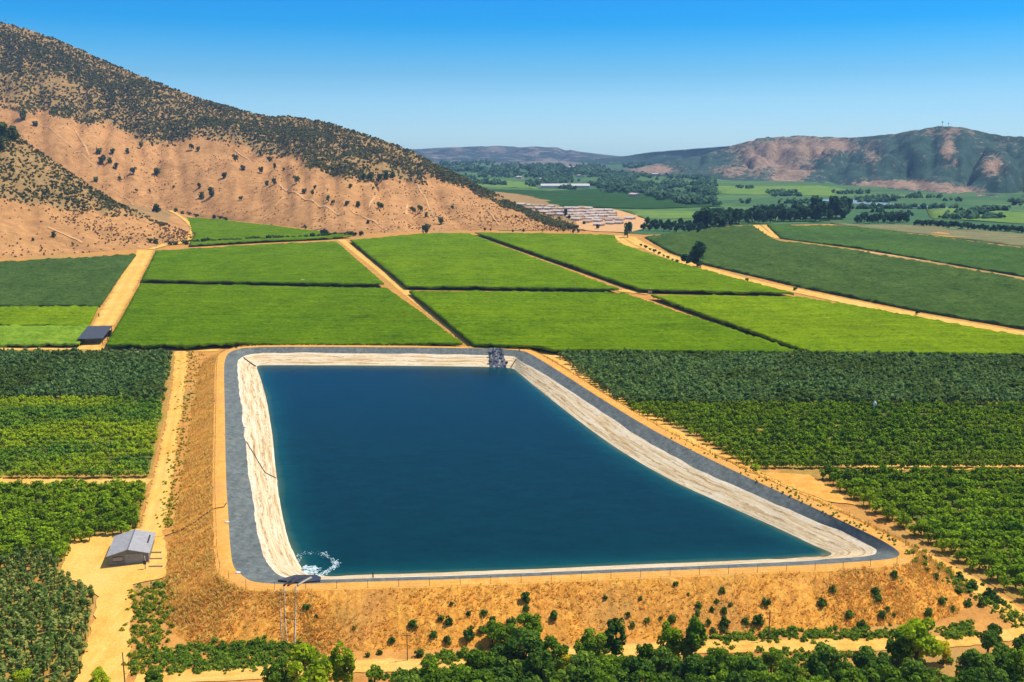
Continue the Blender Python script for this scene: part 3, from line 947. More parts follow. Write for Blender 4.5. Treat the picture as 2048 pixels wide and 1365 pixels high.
HILL_PATHS = [[(570, 395), (545, 420), (520, 440)], [(700, 440), (660, 452), (630, 460)], [(750, 395), (742, 405), (736, 420)], [(835, 370), (850, 395), (860, 420), (872, 440)],
              [(700, 420), (740, 440), (775, 462)], [(95, 455), (130, 470), (165, 487)], [(75, 245), (120, 275), (160, 305), (185, 330)], [(150, 260), (165, 285), (178, 312)],
              [(390, 318), (360, 350), (330, 368)], [(440, 330), (405, 356), (365, 375)], [(300, 412), (330, 425), (345, 432)], [(215, 380), (262, 405), (310, 425)], [(470, 300), (500, 322), (520, 330)],
              [(180, 115), (205, 140), (228, 165)], [(975, 420), (990, 440), (1000, 452)], [(815, 410), (812, 430)], [(560, 370), (600, 392), (680, 430)]]
for i, pts in enumerate(HILL_PATHS):
    w = [hit(*p) for p in pts]
    px = ribbon('path', w, random.uniform(1.6, 2.8), 0.5, M['hill_path'], 'pale erosion track down the bare tan hillside', step=6, ragged=0.25)


# ------------------------------------------------------------------ foliage builders
def leaf_cloud(n, R, k, leaf, cz=0.0, jitter=0.7, core=0.62, lump=(0.34, 0.5), upbias=0.45, aspect=1.0):
    c = rng.normal(size=(k, 3)); c /= np.linalg.norm(c, axis=1)[:, None]
    c *= (rng.uniform(0.25, 1, (k, 1)) ** 0.5) * core
    lr = rng.uniform(*lump, k)
    lt = rng.uniform(-0.22, 0.22, k)
    i = rng.integers(0, k, n)
    dr = rng.normal(size=(n, 3)); dr[:, 2] += upbias; dr /= np.linalg.norm(dr, axis=1)[:, None]
    p = c[i] + dr * (lr[i] * rng.uniform(0.75, 1.08, n))[:, None]
    nn = dr + rng.normal(size=(n, 3)) * jitter * 0.8
    nn[:, 2] += 0.35
    nn /= np.linalg.norm(nn, axis=1)[:, None]
    P = p * np.array(R) + np.array((0, 0, cz))
    t = np.cross(nn, rng.normal(size=(n, 3))); t /= np.linalg.norm(t, axis=1)[:, None] + 1e-9
    b = np.cross(nn, t)
    s = leaf * rng.uniform(0.6, 1.25, n)[:, None]
    V = np.stack([P - t * s * aspect - b * s * 0.5, P + t * s * aspect - b * s, P + t * s * aspect * 0.8 + b * s, P - t * s * aspect + b * s * 0.8], 1).reshape(-1, 3)
    Fq = np.arange(n * 4).reshape(n, 4)
    tint = np.clip(rng.uniform(0.15, 0.85, n) + lt[i], 0, 1)
    return V, Fq, tint


def join_np(parts):
    Vs, Fs, Ts, o = [], [], [], 0
    for V, Fq, t in parts:
        Vs.append(V); Fs.append(Fq + o); Ts.append(t); o += len(V)
    return np.concatenate(Vs), np.concatenate(Fs), np.concatenate(Ts)


def scatter_np(templates, P, S, rot=None, tvar=0.12):
    P = np.asarray(P, float); N = len(P)
    S = np.asarray(S, float)
    if S.ndim == 1: S = np.repeat(S[:, None], 3, 1)
    rot = rng.uniform(0, 2 * math.pi, N) if rot is None else rot
    pick = rng.integers(0, len(templates), N)
    parts = []
    for k, (V, Fq, t) in enumerate(templates):
        m = np.where(pick == k)[0]
        if not len(m): continue
        c, s = np.cos(rot[m]), np.sin(rot[m])
        W = V[None] * S[m][:, None, :]
        x = W[..., 0] * c[:, None] - W[..., 1] * s[:, None]
        y = W[..., 0] * s[:, None] + W[..., 1] * c[:, None]
        W = np.stack([x, y, W[..., 2]], -1) + P[m][:, None, :]
        FF = Fq[None] + (np.arange(len(m)) * len(V))[:, None, None]
        tt = np.clip(t[None] + rng.normal(0, tvar, len(m))[:, None], 0, 1)
        parts.append((W.reshape(-1, 3), FF.reshape(-1, Fq.shape[1]), tt.ravel()))
    return join_np(parts)


def stuff(name, templates, P, S, mat, label, rot=None, tvar=0.12):
    V, Fq, t = scatter_np(templates, P, S, rot, tvar)
    return tag(link(name, mesh_np(name, V, Fq, mat, t)), label, kind='stuff')


def trunk_part(h, r0, r1, n=5, lean=0.0):
    """tapered trunk as quads, same layout as leaf clouds"""
    V, Fq = [], []
    for i, z in enumerate((-0.4, h * 0.5, h)):
        r = (r0, (r0 + r1) / 2, r1)[i]
        for k in range(n):
            a = 2 * math.pi * k / n
            V.append((math.cos(a) * r + lean * z / max(h, 0.1), math.sin(a) * r, z))
    for i in range(2):
        for k in range(n):
            Fq.append((i * n + k, i * n + (k + 1) % n, (i + 1) * n + (k + 1) % n, (i + 1) * n + k))
    return np.array(V), np.array(Fq), np.full(len(Fq), 0.1)


def trunk_mesh(h, r, limbs=4, spread=1.2):
    b = MB()
    b.tube([(0, 0, -0.5), (0.05, 0.03, h * 0.4), (-0.04, 0.05, h * 0.8), (0.02, 0, h * 1.15)], [r * 1.3, r, r * 0.75, r * 0.35], 7)
    for i in range(limbs):
        a = 2 * math.pi * i / limbs + random.uniform(-.4, .4)
        z0 = h * random.uniform(0.45, 0.75)
        b.tube([(0, 0, z0), (math.cos(a) * spread * 0.5, math.sin(a) * spread * 0.5, z0 + h * 0.22), (math.cos(a) * spread, math.sin(a) * spread, z0 + h * 0.5)],
               [r * 0.55, r * 0.4, r * 0.18], 5)
    return b.mesh('trunk', M['bark'])


# ---- orchards
def orchard_points(pxpoly, row, step, h=0.0, vertical=False, jit=0.25, drop_p=0.03):
    P = np.array([G(*p, h) for p in pxpoly])
    x0, x1 = P[:, 0].min(), P[:, 0].max(); y0, y1 = P[:, 1].min(), P[:, 1].max()
    A, B = (np.meshgrid(np.arange(x0, x1, row), np.arange(y0, y1, step)) if vertical else np.meshgrid(np.arange(x0, x1, step), np.arange(y0, y1, row)))
    A = A.ravel() + rng.normal(0, jit, A.size); B = B.ravel() + rng.normal(0, jit, B.size)
    m = inside(P, A, B) & (rng.random(A.size) > drop_p)
    A, B = A[m], B[m]
    return np.column_stack([A, B, gz(A, B)])


def in_frame(P, h=1.5, mar=8):
    px, py = project(P + np.array((0, 0, h)))
    return (px > -mar) & (px < 2048 + mar) & (py > 0) & (py < 1365 + mar)


def orch_tmpl(n, leaf, R=(1.35, 1.35, 1.5), cz=2.1, k=7, trunk=True):
    p = [leaf_cloud(n, R, k, leaf, cz)]
    if trunk: p.append(trunk_part(1.4, 0.12, 0.08))
    return join_np(p)


T_NEAR = [orch_tmpl(190, 0.19, (1.3, 1.25, 1.25), 1.65, 14) for _ in range(6)]
T_HEDGE = [orch_tmpl(110, 0.21, (1.15, 1.05, 1.1), 1.45, 11, trunk=False) for _ in range(6)]
T_MID = [orch_tmpl(48, 0.34, (1.1, 1.1, 1.2), 1.6, 7, trunk=False) for _ in range(6)]
T_FAR = [orch_tmpl(16, 0.85, (1.5, 1.5, 1.5), 1.8, 4, trunk=False) for _ in range(4)]
T_YOUNG = [orch_tmpl(60, 0.19, (0.62, 0.62, 1.15), 1.4, 6) for _ in range(6)]


def individuals(name, templates, P, sc, mat, label, cat, group):
    meshes = [mesh_np(name, *t[:2], mat, t[2]) for t in templates]
    for p, s in zip(P, sc):
        o = link(name, random.choice(meshes), None, tuple(p))
        o.scale = s if hasattr(s, '__len__') else (s, s, s)
        o.rotation_euler[2] = random.uniform(0, 6.28)
        tag(o, label, cat, group)


def rowscale(n, lo=1.0, hi=1.35):
    s = rng.uniform(lo, hi, n)
    return np.column_stack([s * rng.uniform(0.9, 1.15, n), s * rng.uniform(0.9, 1.1, n), s * rng.uniform(0.85, 1.15, n)])


# lower right orchard: nearest trees one by one, the rest as one mass
PA = orchard_points([(1634, 948), (2500, 940), (2600, 1420), (2330, 1380), (2048, 1192), (1840, 1070)], 3.9, 1.5, 1.5)
fr = in_frame(PA)
order = np.argsort(PA[:, 1] + np.abs(PA[:, 0]) * 0.0 + np.where(fr, 0, 1e5))
n_ind = min(220, int(fr.sum()))
ind, rest = order[:n_ind], order[n_ind:]
individuals('orchard_tree', T_NEAR, PA[ind], rowscale(len(ind)), M['orchard'], 'round green orchard tree in the near right orchard rows beside the dirt road', 'orchard tree', 'trees of the near right orchard')
stuff('orchard', T_NEAR, PA[rest], rowscale(len(rest)), M['orchard'], 'rest of the green orchard rows at the lower right')
# middle right orchard
PB = orchard_points([(1375, 858), (1240, 806), (2350, 806), (2350, 924), (1700, 930), (1512, 936)], 4.1, 1.15, 1.5, jit=0.18)
stuff('orchard', T_HEDGE, PB, rowscale(len(PB), 0.85, 1.15), M['orchard'], 'green orchard rows right of the reservoir, yellower near half')
PC = orchard_points([(1118, 707), (2350, 715), (2350, 805), (1243, 805)], 2.9, 1.7, 1.5)
stuff('orchard', T_MID, PC, rowscale(len(PC)), M['orchard_dark'], 'dark blue green orchard half just behind the right reservoir bank')
# left orchards
PD = orchard_points([(-400, 704), (344, 704), (326, 794), (-400, 795)], 2.8, 1.8, 1.5)
stuff('orchard', T_MID, PD, rowscale(len(PD)), M['orchard_dark'], 'dark olive orchard block left of the road, farthest of four')
PE = orchard_points([(-400, 796), (326, 796), (312, 880), (292, 948), (-400, 955)], 3.7, 1.3, 1.5, jit=0.2)
stuff('orchard', T_HEDGE, PE, rowscale(len(PE), 0.8, 1.1), M['orchard_light'], 'light green orchard block with yellow patches left of the road')
PF = orchard_points([(-400, 972), (290, 970), (270, 1060), (150, 1074), (120, 1110), (-400, 1110)], 3.4, 1.9, 1.5)
fr = in_frame(PF); order = np.argsort(PF[:, 1] + np.where(fr, 0, 1e5)); n_ind = min(70, int(fr.sum()))
individuals('orchard_tree', T_NEAR, PF[order[:n_ind]], rowscale(n_ind), M['orchard'], 'bushy green orchard tree in the rows behind the pump house yard', 'orchard tree', 'trees of the near left orchard')
stuff('orchard', T_NEAR, PF[order[n_ind:]], rowscale(len(PF) - n_ind), M['orchard'], 'rest of the green orchard block above the pump house')
PH = orchard_points([(-400, 1100), (122, 1112), (112, 1150), (160, 1172), (190, 1190), (175, 1280), (150, 1375), (-400, 1400)], 2.0, 1.5, 1.0, vertical=True, jit=0.2, drop_p=0.06)
fr = in_frame(PH); order = np.argsort(PH[:, 1] + np.where(fr, 0, 1e5)); n_ind = min(300, int(fr.sum()))
ys_ = np.column_stack([rng.uniform(1.0, 1.45, len(PH)), rng.uniform(1.0, 1.45, len(PH)), rng.uniform(0.9, 1.4, len(PH))])
individuals('young_tree', T_YOUNG, PH[order[:n_ind]], ys_[:n_ind], M['young_tree'], 'slim young green tree in the lower left planting rows on tan soil', 'young tree', 'young trees of the lower left plot')
if len(order) > n_ind:
    stuff('young_orchard', T_YOUNG, PH[order[n_ind:]], ys_[n_ind:], M['young_tree'], 'rest of the young trees at the lower left')
# far dark fields on the right and left
canopy('dark_orchard', [(1290, 474), (1440, 454), (1505, 451), (1549, 480), (1700, 499), (2048, 559), (2450, 627), (2450, 728), (2048, 655), (1830, 618), (1600, 572), (1412, 528), (1340, 503)], 2.8, 3.0, 0.5, M['dark_canopy'], 'dark green field between the curved road and the pale track')
canopy('dark_orchard', [(1534, 450), (1700, 452), (1850, 471), (2048, 496), (2450, 540), (2450, 616), (2048, 552), (1720, 496), (1562, 476)], 2.8, 3.6, 0.5, M['mid_canopy'], 'green field beyond the pale track on the right')
canopy('dark_orchard', [(-500, 535), (0, 524), (272, 509), (200, 611), (-500, 611)], 2.8, 2.6, 0.45, M['dark_canopy'], 'dark green orchard field under the low spur on the left')

# ---- foreground trees with trunk and crown
def crown_mesh(mat, n, R, k, leaf, cz, **kw):
    V, Fq, t = leaf_cloud(n, R, k, leaf, cz, **kw)
    return mesh_np('crown', V, Fq, mat, t)


TREE_KIND = {
    'round': dict(R=(1, 1, 0.9), k=26, core=0.74, lump=(0.16, 0.34)),
    'tall': dict(R=(0.8, 0.8, 1.35), k=26, core=0.74, lump=(0.16, 0.32)),
    'lobed': dict(R=(1.1, 0.95, 0.95), k=18, core=0.82, lump=(0.18, 0.36)),
}
_cr = {}


def tree(px, py, r, mat, shape, label, group=None, name='tree', cat='tree'):
    """crown centre at pixel (px, py), radius r pixels"""
    p0 = hit(px, min(py, 1364))
    p = G(px, py, 3.0)
    rad = r * 1.04 * depth_of(p) / F
    hc = rad * (1.15 if shape != 'tall' else 1.5) + 0.5
    p = G(px, py, hc)
    gzv = drop(p.x, p.y)
    hc = max(p.z - gzv, rad * 0.9)
    key = (mat, shape, random.randint(0, 2))
    if key not in _cr:
        kd = TREE_KIND[shape]
        _cr[key] = (crown_mesh(M[mat], 2600, kd['R'], kd['k'], 0.062, 0.0, core=kd['core'], lump=kd['lump'], jitter=1.0), trunk_mesh(1.0, 0.06, 5, 0.45))
    cm, tm = _cr[key]
    e = empty(name, (p.x, p.y, gzv), random.uniform(0, 6.28), label=label, cat=cat, group=group)
    c = link('crown', cm, e, (0, 0, hc)); s = rad * random.uniform(0.95, 1.08)
    c.scale = (s, s, s)
    t = link('trunk', tm, e, (0, 0, 0)); t.scale = (hc, hc, hc)
    return e


THICK = 'thicket trees along the bottom edge'
TREES = [
    (1835, 1276, 48, 'tree_yellow', 'lobed', 'big bright yellow green tree by the bottom track, right of the bare patch', None),
    (1800, 1292, 36, 'tree_green', 'round', 'smaller green tree growing against the left side of the big yellow green tree', None),
    (1888, 1300, 22, 'tree_gold', 'round', 'small golden yellow tree right of the big yellow green tree', None),
    (1340, 1284, 34, 'tree_yellow', 'tall', 'left of two bright tall trees in front of the embankment foot', None),
    (1384, 1278, 38, 'tree_green', 'tall', 'right of two bright tall trees in front of the embankment foot', None),
    (1232, 1274, 34, 'tree_dark', 'tall', 'tall olive tree with narrow top beside the golden tree', None),
    (1180, 1296, 38, 'tree_green', 'lobed', 'leafy tree left of the tall olive tree', None),
    (1135, 1330, 26, 'tree_gold', 'round', 'golden tree at the edge of the dark thicket', None),
    (612, 1340, 52, 'tree_yellow', 'lobed', 'broad yellow green tree at the bottom edge below the pale pipes', None),
    (685, 1328, 36, 'tree_yellow', 'tall', 'upright yellow green tree beside the bottom track', None),
    (560, 1352, 34, 'tree_green', 'round', 'green tree at the left of the broad yellow green tree', None),
    (748, 1352, 24, 'tree_green', 'round', 'small tree on the bottom edge, near side of the track', None),
    (45, 1352, 22, 'tree_yellow', 'round', 'small yellow green tree in the bottom left corner', None),
    (200, 1358, 24, 'tree_yellow', 'lobed', 'small yellow green tree at the foot of the dirt yard', None),
    (305, 1358, 26, 'tree_green', 'round', 'small green tree at the bottom right of the dirt yard', None),
    (1655, 1322, 42, 'tree_dark', 'round', 'dark round tree standing alone below the bottom track', None),
    (1742, 1338, 40, 'tree_dark', 'lobed', 'dark tree between the lone round tree and the bare patch', None),
    (1978, 1282, 26, 'tree_dark', 'round', 'dark tree between the bottom track and the right dirt road', None),
    (1990, 1262, 16, 'tree_dark', 'round', 'little dark tree nearest the right end of the bottom track', None),
]
for x, y, r, k in ((1060, 1252, 30, 'tree_green'), (1022, 1282, 36, 'tree_green'), (985, 1262, 22, 'tree_green'), (1050, 1302, 44, 'tree_dark'), (1100, 1312, 36, 'tree_green'),
                   (960, 1330, 36, 'tree_green'), (1000, 1318, 30, 'tree_dark')):
    TREES.append((x, y, r, k, random.choice(['round', 'lobed']), 'bushy tree in the clump climbing the front embankment', 'clump of trees on the embankment'))
for x, y, r, k in ((860, 1354, 32, 'tree_green'), (915, 1360, 36, 'tree_green'), (1000, 1356, 44, 'tree_dark'), (1080, 1350, 44, 'tree_dark'), (1165, 1354, 44, 'tree_dark'), (1235, 1338, 36, 'tree_green'), (1270, 1352, 40, 'tree_dark'),
                   (1325, 1330, 34, 'tree_dark'), (1380, 1345, 42, 'tree_dark'), (1440, 1340, 40, 'tree_green'), (1500, 1350, 40, 'tree_dark'), (1545, 1318, 26, 'tree_green'), (1575, 1358, 34, 'tree_green'), (1630, 1360, 36, 'tree_dark'),
                   (1700, 1364, 34, 'tree_green'), (1770, 1362, 34, 'tree_dark'), (1830, 1350, 36, 'tree_dark'), (1905, 1385, 30, 'tree_green'), (1945, 1330, 42, 'tree_dark'), (2005, 1318, 40, 'tree_dark'), (2040, 1350, 46, 'tree_green'), (2060, 1300, 34, 'tree_dark'),
                   (1290, 1318, 26, 'tree_green'), (1210, 1362, 40, 'tree_green')):
    TREES.append((x, y, r, k, random.choice(['round', 'lobed', 'tall']), 'dark green bushy tree in the dense thicket along the bottom edge', THICK))
for x in range(835, 2080, 46):
    TREES.append((x + random.uniform(-10, 10), 1378 + random.uniform(-5, 8), random.uniform(34, 46), random.choice(['tree_green', 'tree_green', 'tree_dark']), random.choice(['round', 'lobed']), 'dark green bushy tree in the dense thicket along the bottom edge', THICK))
for t in TREES: tree(*t)

# ---- bushes on the embankment (pixel lists measured in two enlargements)
B1 = [(35, 420, 25), (90, 480, 12), (300, 540, 12), (510, 605, 22), (628, 520, 32), (780, 485, 22), (822, 500, 25), (740, 575, 25), (935, 460, 16), (1020, 455, 20), (940, 580, 40),
      (815, 610, 28), (840, 405, 12), (1060, 500, 28), (1010, 545, 25), (1170, 505, 30), (1222, 490, 20), (1248, 365, 30), (1253, 430, 20), (1265, 490, 30), (1265, 550, 32), (1100, 545, 40),
      (1410, 465, 32), (1322, 540, 15), (1690, 370, 15), (1885, 380, 13), (1815, 465, 18), (1840, 520, 18), (1922, 497, 18), (1998, 488, 13), (660, 680, 28), (375, 690, 16), (440, 675, 18), (770, 690, 22), (880, 690, 26), (935, 700, 24)]
B2 = [(140, 455, 18), (395, 487, 20), (210, 515, 10), (265, 570, 22), (265, 618, 20), (340, 595, 16), (405, 605, 20), (635, 552, 28), (365, 550, 16), (440, 568, 14), (120, 650, 26), (410, 660, 32),
      (525, 660, 26), (592, 662, 34), (345, 710, 18), (400, 708, 16), (940, 555, 28), (1000, 485, 20), (1235, 495, 28), (1250, 535, 22), (1335, 405, 24), (1565, 415, 22), (1690, 420, 25), (1690, 495, 24), (1765, 465, 32),
      (1600, 545, 28), (1655, 590, 18), (1740, 560, 25), (1815, 565, 22), (1525, 615, 26), (1095, 625, 28), (1270, 625, 26), (1300, 595, 16), (1335, 628, 13), (1155, 690, 30), (1860, 510, 35), (1905, 540, 30), (1505, 315, 18),
      (320, 665, 18), (775, 715, 16)]
BUSH = [(600 + x / 2.768, 1060 + y / 2.768, r / 2.768) for x, y, r in B1] + [(1300 + x / 2.738, 1000 + y / 2.738, r / 2.738) for x, y, r in B2]
SPECIAL = {(1248, 365): 'dark upright bush highest up the front embankment', (628, 520): 'round bush standing alone left of the embankment clump', (1410, 465): 'dark bush standing alone right of the embankment clump',
           (35, 420): 'dark bush just right of the pale pipes', (940, 580): 'broad light bush at the left foot of the embankment clump', (635, 552): 'dark bush alone in mid slope, right half of the embankment',
           (1335, 405): 'round bush just under the right front corner of the liner', (592, 662): 'larger of two round bushes side by side low on the slope', (525, 660): 'smaller of two round bushes side by side low on the slope',
           (1155, 690): 'bush at the slope foot just above the bottom track', (660, 680): 'bush at the slope foot beside the left bottom track'}
bush_me = [mesh_np('bush', *(lambda t: (t[0], t[1]))(a), M['bush'], a[2]) for a in [join_np([leaf_cloud(230, (1, 1, 0.85), 8, 0.16, 0.55)]) for _ in range(5)]]
for i, (x, y, r) in enumerate(BUSH):
    p = hit(x, y + r * 0.75)
    s = r * depth_of(p) / F * 1.12
    o = link('bush', random.choice(bush_me), None, (p.x, p.y, p.z - 0.1 * s))
    o.scale = (s, s, s * random.uniform(0.95, 1.3)); o.rotation_euler[2] = random.uniform(0, 6.28)
    src = (B1 + B2)[i][:2]
    if src in SPECIAL: tag(o, SPECIAL[src], 'bush', 'bushes on the embankment')
    else: tag(o, 'small round green bush dotted on the dry front embankment', 'bush', 'bushes on the embankment')

# ---- weeds and dry grass
T_WEED = [leaf_cloud(34, (1, 1, 0.8), 5, 0.26, 0.4, jitter=1.0) for _ in range(5)]


def in_px(poly, n, mode=hit):
    poly = np.array(poly, float)
    out = []
    while len(out) < n:
        q = rng.uniform(poly.min(0), poly.max(0), (n * 2, 2))
        m = inside(poly, q[:, 0], q[:, 1])
        for x, y in q[m] + rng.normal(0, 1, (int(m.sum()), 2)) * (9, 4):
            out.append(tuple(mode(x, y)))
            if len(out) >= n: break
    return np.array(out)


P = in_px([(374, 705), (400, 705), (400, 745), (380, 800), (366, 880), (352, 985), (345, 1060), (326, 1060), (340, 985), (352, 900), (364, 820), (374, 760)], 520)
stuff('weeds', T_WEED, P, rng.uniform(0.2, 0.55, len(P)), M['weed'], 'strip of yellow green weeds between left road and embankment')
P = in_px([(268, 1178), (330, 1165), (345, 1190), (322, 1290), (300, 1350), (262, 1350), (262, 1240)], 330)
stuff('weeds', T_WEED, P, rng.uniform(0.25, 0.65, len(P)), M['weed'], 'yellowish weeds mixed into the lower left green patch beside the yard')
P = np.concatenate([in_px([(268, 1178), (330, 1165), (345, 1190), (322, 1290), (300, 1350), (262, 1350), (262, 1240)], 110),
                    in_px([(290, 1305), (330, 1300), (440, 1288), (560, 1286), (625, 1295), (630, 1318), (520, 1335), (330, 1345)], 620)])
stuff('weeds', T_WEED, P, rng.uniform(0.3, 0.85, len(P)), M['weed_green'], 'green weeds and brambles at the lower left foot of the embankment')
P = np.concatenate([in_px([(1410, 1278), (1560, 1262), (1780, 1262), (1780, 1278), (1560, 1280), (1410, 1288)], 240), in_px([(860, 1310), (1000, 1300), (1000, 1322), (860, 1325)], 80),
                    in_px([(1880, 1262), (1940, 1250), (1950, 1272), (1890, 1280)], 60), in_px([(1560, 1305), (1640, 1300), (1640, 1325), (1560, 1330)], 40), in_px([(780, 1345), (960, 1345), (950, 1364), (780, 1364)], 120),
                    in_px([(1300, 1310), (1600, 1304), (1900, 1310), (1900, 1330), (1300, 1345)], 130)])
stuff('weeds', T_WEED, P, rng.uniform(0.4, 0.95, len(P)), M['weed_green'], 'low green weeds beside the bottom track')
P = in_px([(820, 1364), (900, 1340), (1100, 1330), (1300, 1318), (1500, 1318), (1600, 1340), (1850, 1350), (1930, 1350), (2048, 1300), (2048, 1364)], 620)
stuff('undergrowth', T_WEED, P, rng.uniform(0.5, 1.1, len(P)), M['weed_green'], 'green undergrowth filling the thicket along the bottom edge')
P = in_px([(1800, 1088), (1835, 1100), (1990, 1195), (2048, 1238), (2048, 1262), (1960, 1205), (1840, 1128)], 150)
stuff('weeds', T_WEED, P, rng.uniform(0.35, 0.8, len(P)), M['weed_green'], 'weeds along the right dirt road below the reservoir corner')
P = in_px([(1330, 868), (1345, 866), (1520, 952), (1700, 1035), (1800, 1085), (1795, 1096), (1680, 1042), (1500, 958)], 140)
P = P[[not inside(OUT, np.array([p[0]]), np.array([p[1]]))[0] for p in P]]
stuff('weeds', T_WEED, P, rng.uniform(0.2, 0.45, len(P)), M['weed_green'], 'dark weeds dotted along the right bank of the reservoir')


def tuft():
    V, Fq = [], []
    for k in range(5):
        a = rng.uniform(0, 6.28); b = a + rng.normal(0, 0.6); r = rng.uniform(0.05, 0.3)
        c = np.array((math.cos(a) * r, math.sin(a) * r, 0)); u = np.array((math.cos(b + 1.57), math.sin(b + 1.57), 0)) * 0.09
        tip = c + np.array((math.cos(b) * 0.25, math.sin(b) * 0.25, rng.uniform(0.5, 1.0)))
        i = len(V)
        V += [c - u, c + u, tip + u * 0.3, tip - u * 0.3]; Fq.append((i, i + 1, i + 2, i + 3))
    return np.array(V), np.array(Fq), rng.uniform(0, 1, len(Fq))


T_TUFT = [tuft() for _ in range(6)]
pts = []
nseg = len(prof) - 3
Em = np.array(rings[3:])
while len(pts) < 11000:
    j = rng.integers(0, NR); k = rng.integers(0, nseg - 1); a, b = rng.random(2)
    p = (Em[k, j] * (1 - a) + Em[k + 1, j] * a) * (1 - b) + (Em[k, (j + 1) % NR] * (1 - a) + Em[k + 1, (j + 1) % NR] * a) * b
    if p[2] < gz(p[0], p[1]) - 0.2: continue
    if noise.noise(Vector((p[0] * 0.12, p[1] * 0.12, 2))) + rng.normal(0, 0.35) < -0.05: continue
    pts.append(p)
P = np.array(pts)
stuff('dry_grass', T_TUFT, P, np.column_stack([rng.uniform(0.6, 1.3, len(P)), rng.uniform(0.6, 1.3, len(P)), rng.uniform(0.35, 0.8, len(P))]), M['straw'], 'dry straw coloured grass tufts on the embankment', tvar=0.15)

# ---- hill scrub (mass) and single hill trees
T_SCRUB = [leaf_cloud(11, (1, 1, 0.8), 4, 0.5, 0.45, jitter=0.5) for _ in range(5)]


def scrub_pts(HV, HS, rows, n, dens):
    out, sz = [], []
    nr, nc = HS.shape
    while len(out) < n:
        i = rng.integers(0, rows); j = rng.integers(0, nc - 1); a, b = rng.random(2)
        p = (HV[i, j] * (1 - a) + HV[i + 1, j] * a) * (1 - b) + (HV[i, j + 1] * (1 - a) + HV[i + 1, j + 1] * a) * b
        s = HS[i, j]
        nz = noise.fractal(Vector((p[0] * 0.009, p[1] * 0.009, 7.0)), 1.0, 2.0, 4)
        if s < 0.3 or rng.random() > s * np.clip(dens + nz * 1.1, 0.05, 1): continue
        px, py = project(p)
        if px < -350: continue
        out.append(p); sz.append(rng.uniform(0.7, 2.1) * (1 + 0.7 * max(nz, 0)))
    return np.array(out), np.array(sz)


P, S = scrub_pts(mainV, mainS, mrows, 28000, 0.8)
stuff('scrub', T_SCRUB, P, S, M['scrub'], 'dark scrub covering the upper slopes of the high hill', tvar=0.2)
P, S = scrub_pts(spurV, spurS, srows, 6000, 0.5)
stuff('scrub', T_SCRUB, P, S * 0.75, M['scrub'], 'olive scrub covering the crest of the low spur', tvar=0.2)

pts, szs = [], []
for HV, HS, rws, nn_ in ((mainV, mainS, mrows, 2600), (spurV, spurS, srows, 900)):
    k = 0
    while k < nn_:
        i = rng.integers(0, rws - 1); j = rng.integers(0, HS.shape[1] - 1); a, b_ = rng.random(2)
        p = (HV[i, j] * (1 - a) + HV[i + 1, j] * a) * (1 - b_) + (HV[i, j + 1] * (1 - a) + HV[i + 1, j + 1] * a) * b_
        if HS[i, j] > 0.5 or project(p)[0] < -200 or noise.noise(Vector((p[0] * 0.02, p[1] * 0.02, 3))) + rng.normal(0, 0.3) < 0.1: continue
        pts.append(p); szs.append(rng.uniform(0.4, 1.0)); k += 1
stuff('dry_clumps', T_SCRUB, pts, szs, M['dry_clump'], 'low dry brown clumps sprinkled over the bare hillside', tvar=0.2)

H5 = [(108, 525, 24), (165, 565, 16), (645, 660, 14), (610, 782, 18), (715, 785, 20), (1025, 800, 16), (905, 850, 14), (918, 890, 18), (962, 880, 22), (1098, 905, 12), (1105, 765, 14), (1190, 780, 14), (1070, 725, 16), (1185, 705, 12),
      (1228, 725, 16), (1250, 762, 12), (1215, 835, 14), (1248, 828, 16), (1348, 825, 18), (1388, 870, 16), (1423, 882, 10), (1495, 908, 14), (1518, 925, 12), (1578, 925, 14), (1630, 932, 16), (1728, 945, 20), (1877, 960, 18), (1910, 958, 16),
      (1940, 980, 12), (2003, 1008, 18), (1940, 1045, 24), (1675, 1012, 10), (715, 950, 24), (245, 1070, 14), (150, 1090, 8), (455, 690, 18), (470, 735, 22), (500, 730, 14), (440, 820, 14), (1388, 1037, 10), (1475, 1075, 14), (1595, 850, 12),
      (1435, 855, 10), (580, 690, 12), (530, 760, 16), (545, 815, 12), (515, 690, 14), (1655, 805, 18), (1690, 808, 20), (1725, 805, 18), (1760, 800, 20), (1787, 798, 16), (870, 675, 14), (905, 680, 12), (20, 600, 40), (60, 610, 34), (10, 660, 28), (1700, 860, 8), (330, 1115, 8),
      (790, 850, 8), (1290, 770, 9), (1820, 830, 8), (680, 870, 8), (620, 870, 9)]
H8 = [(345, 580, 14), (765, 640, 8), (560, 725, 12), (600, 725, 9), (745, 733, 10), (815, 730, 12), (940, 732, 10), (1080, 732, 14), (1145, 735, 14), (1175, 735, 14), (1305, 710, 18), (1215, 680, 14), (1040, 735, 8)]
HT = [(x / 2.2756, y / 2.2756, r / 2.2756) for x, y, r in H5] + [(800 + x / 3.303, 240 + y / 3.303, r / 3.303) for x, y, r in H8]
hmesh = [mesh_np('hill_tree', *(join_np([leaf_cloud(70, (1, 1, 1.05), 6, 0.30, 0.95), trunk_part(0.6, 0.09, 0.06)]))[:2], M['hill_tree'], None) for _ in range(1)]
hm = []
for _ in range(4):
    V, Fq, t = join_np([leaf_cloud(70, (1, 1, 1.05), 6, 0.28, 0.95), trunk_part(0.6, 0.09, 0.06)])
    hm.append(mesh_np('hill_tree', V, Fq, M['hill_tree'], t))
HSPEC = {(715, 950): 'single dark tree at the pass above the small wedge field', (1940, 1045): 'dark tree at the hill foot beside the vineyard edge', (108, 525): 'tall dark tree at the scrub edge far left', (962, 880): 'larger of a close pair of trees in mid slope', (245, 1070): 'lone tree on the bare spur at far left'}
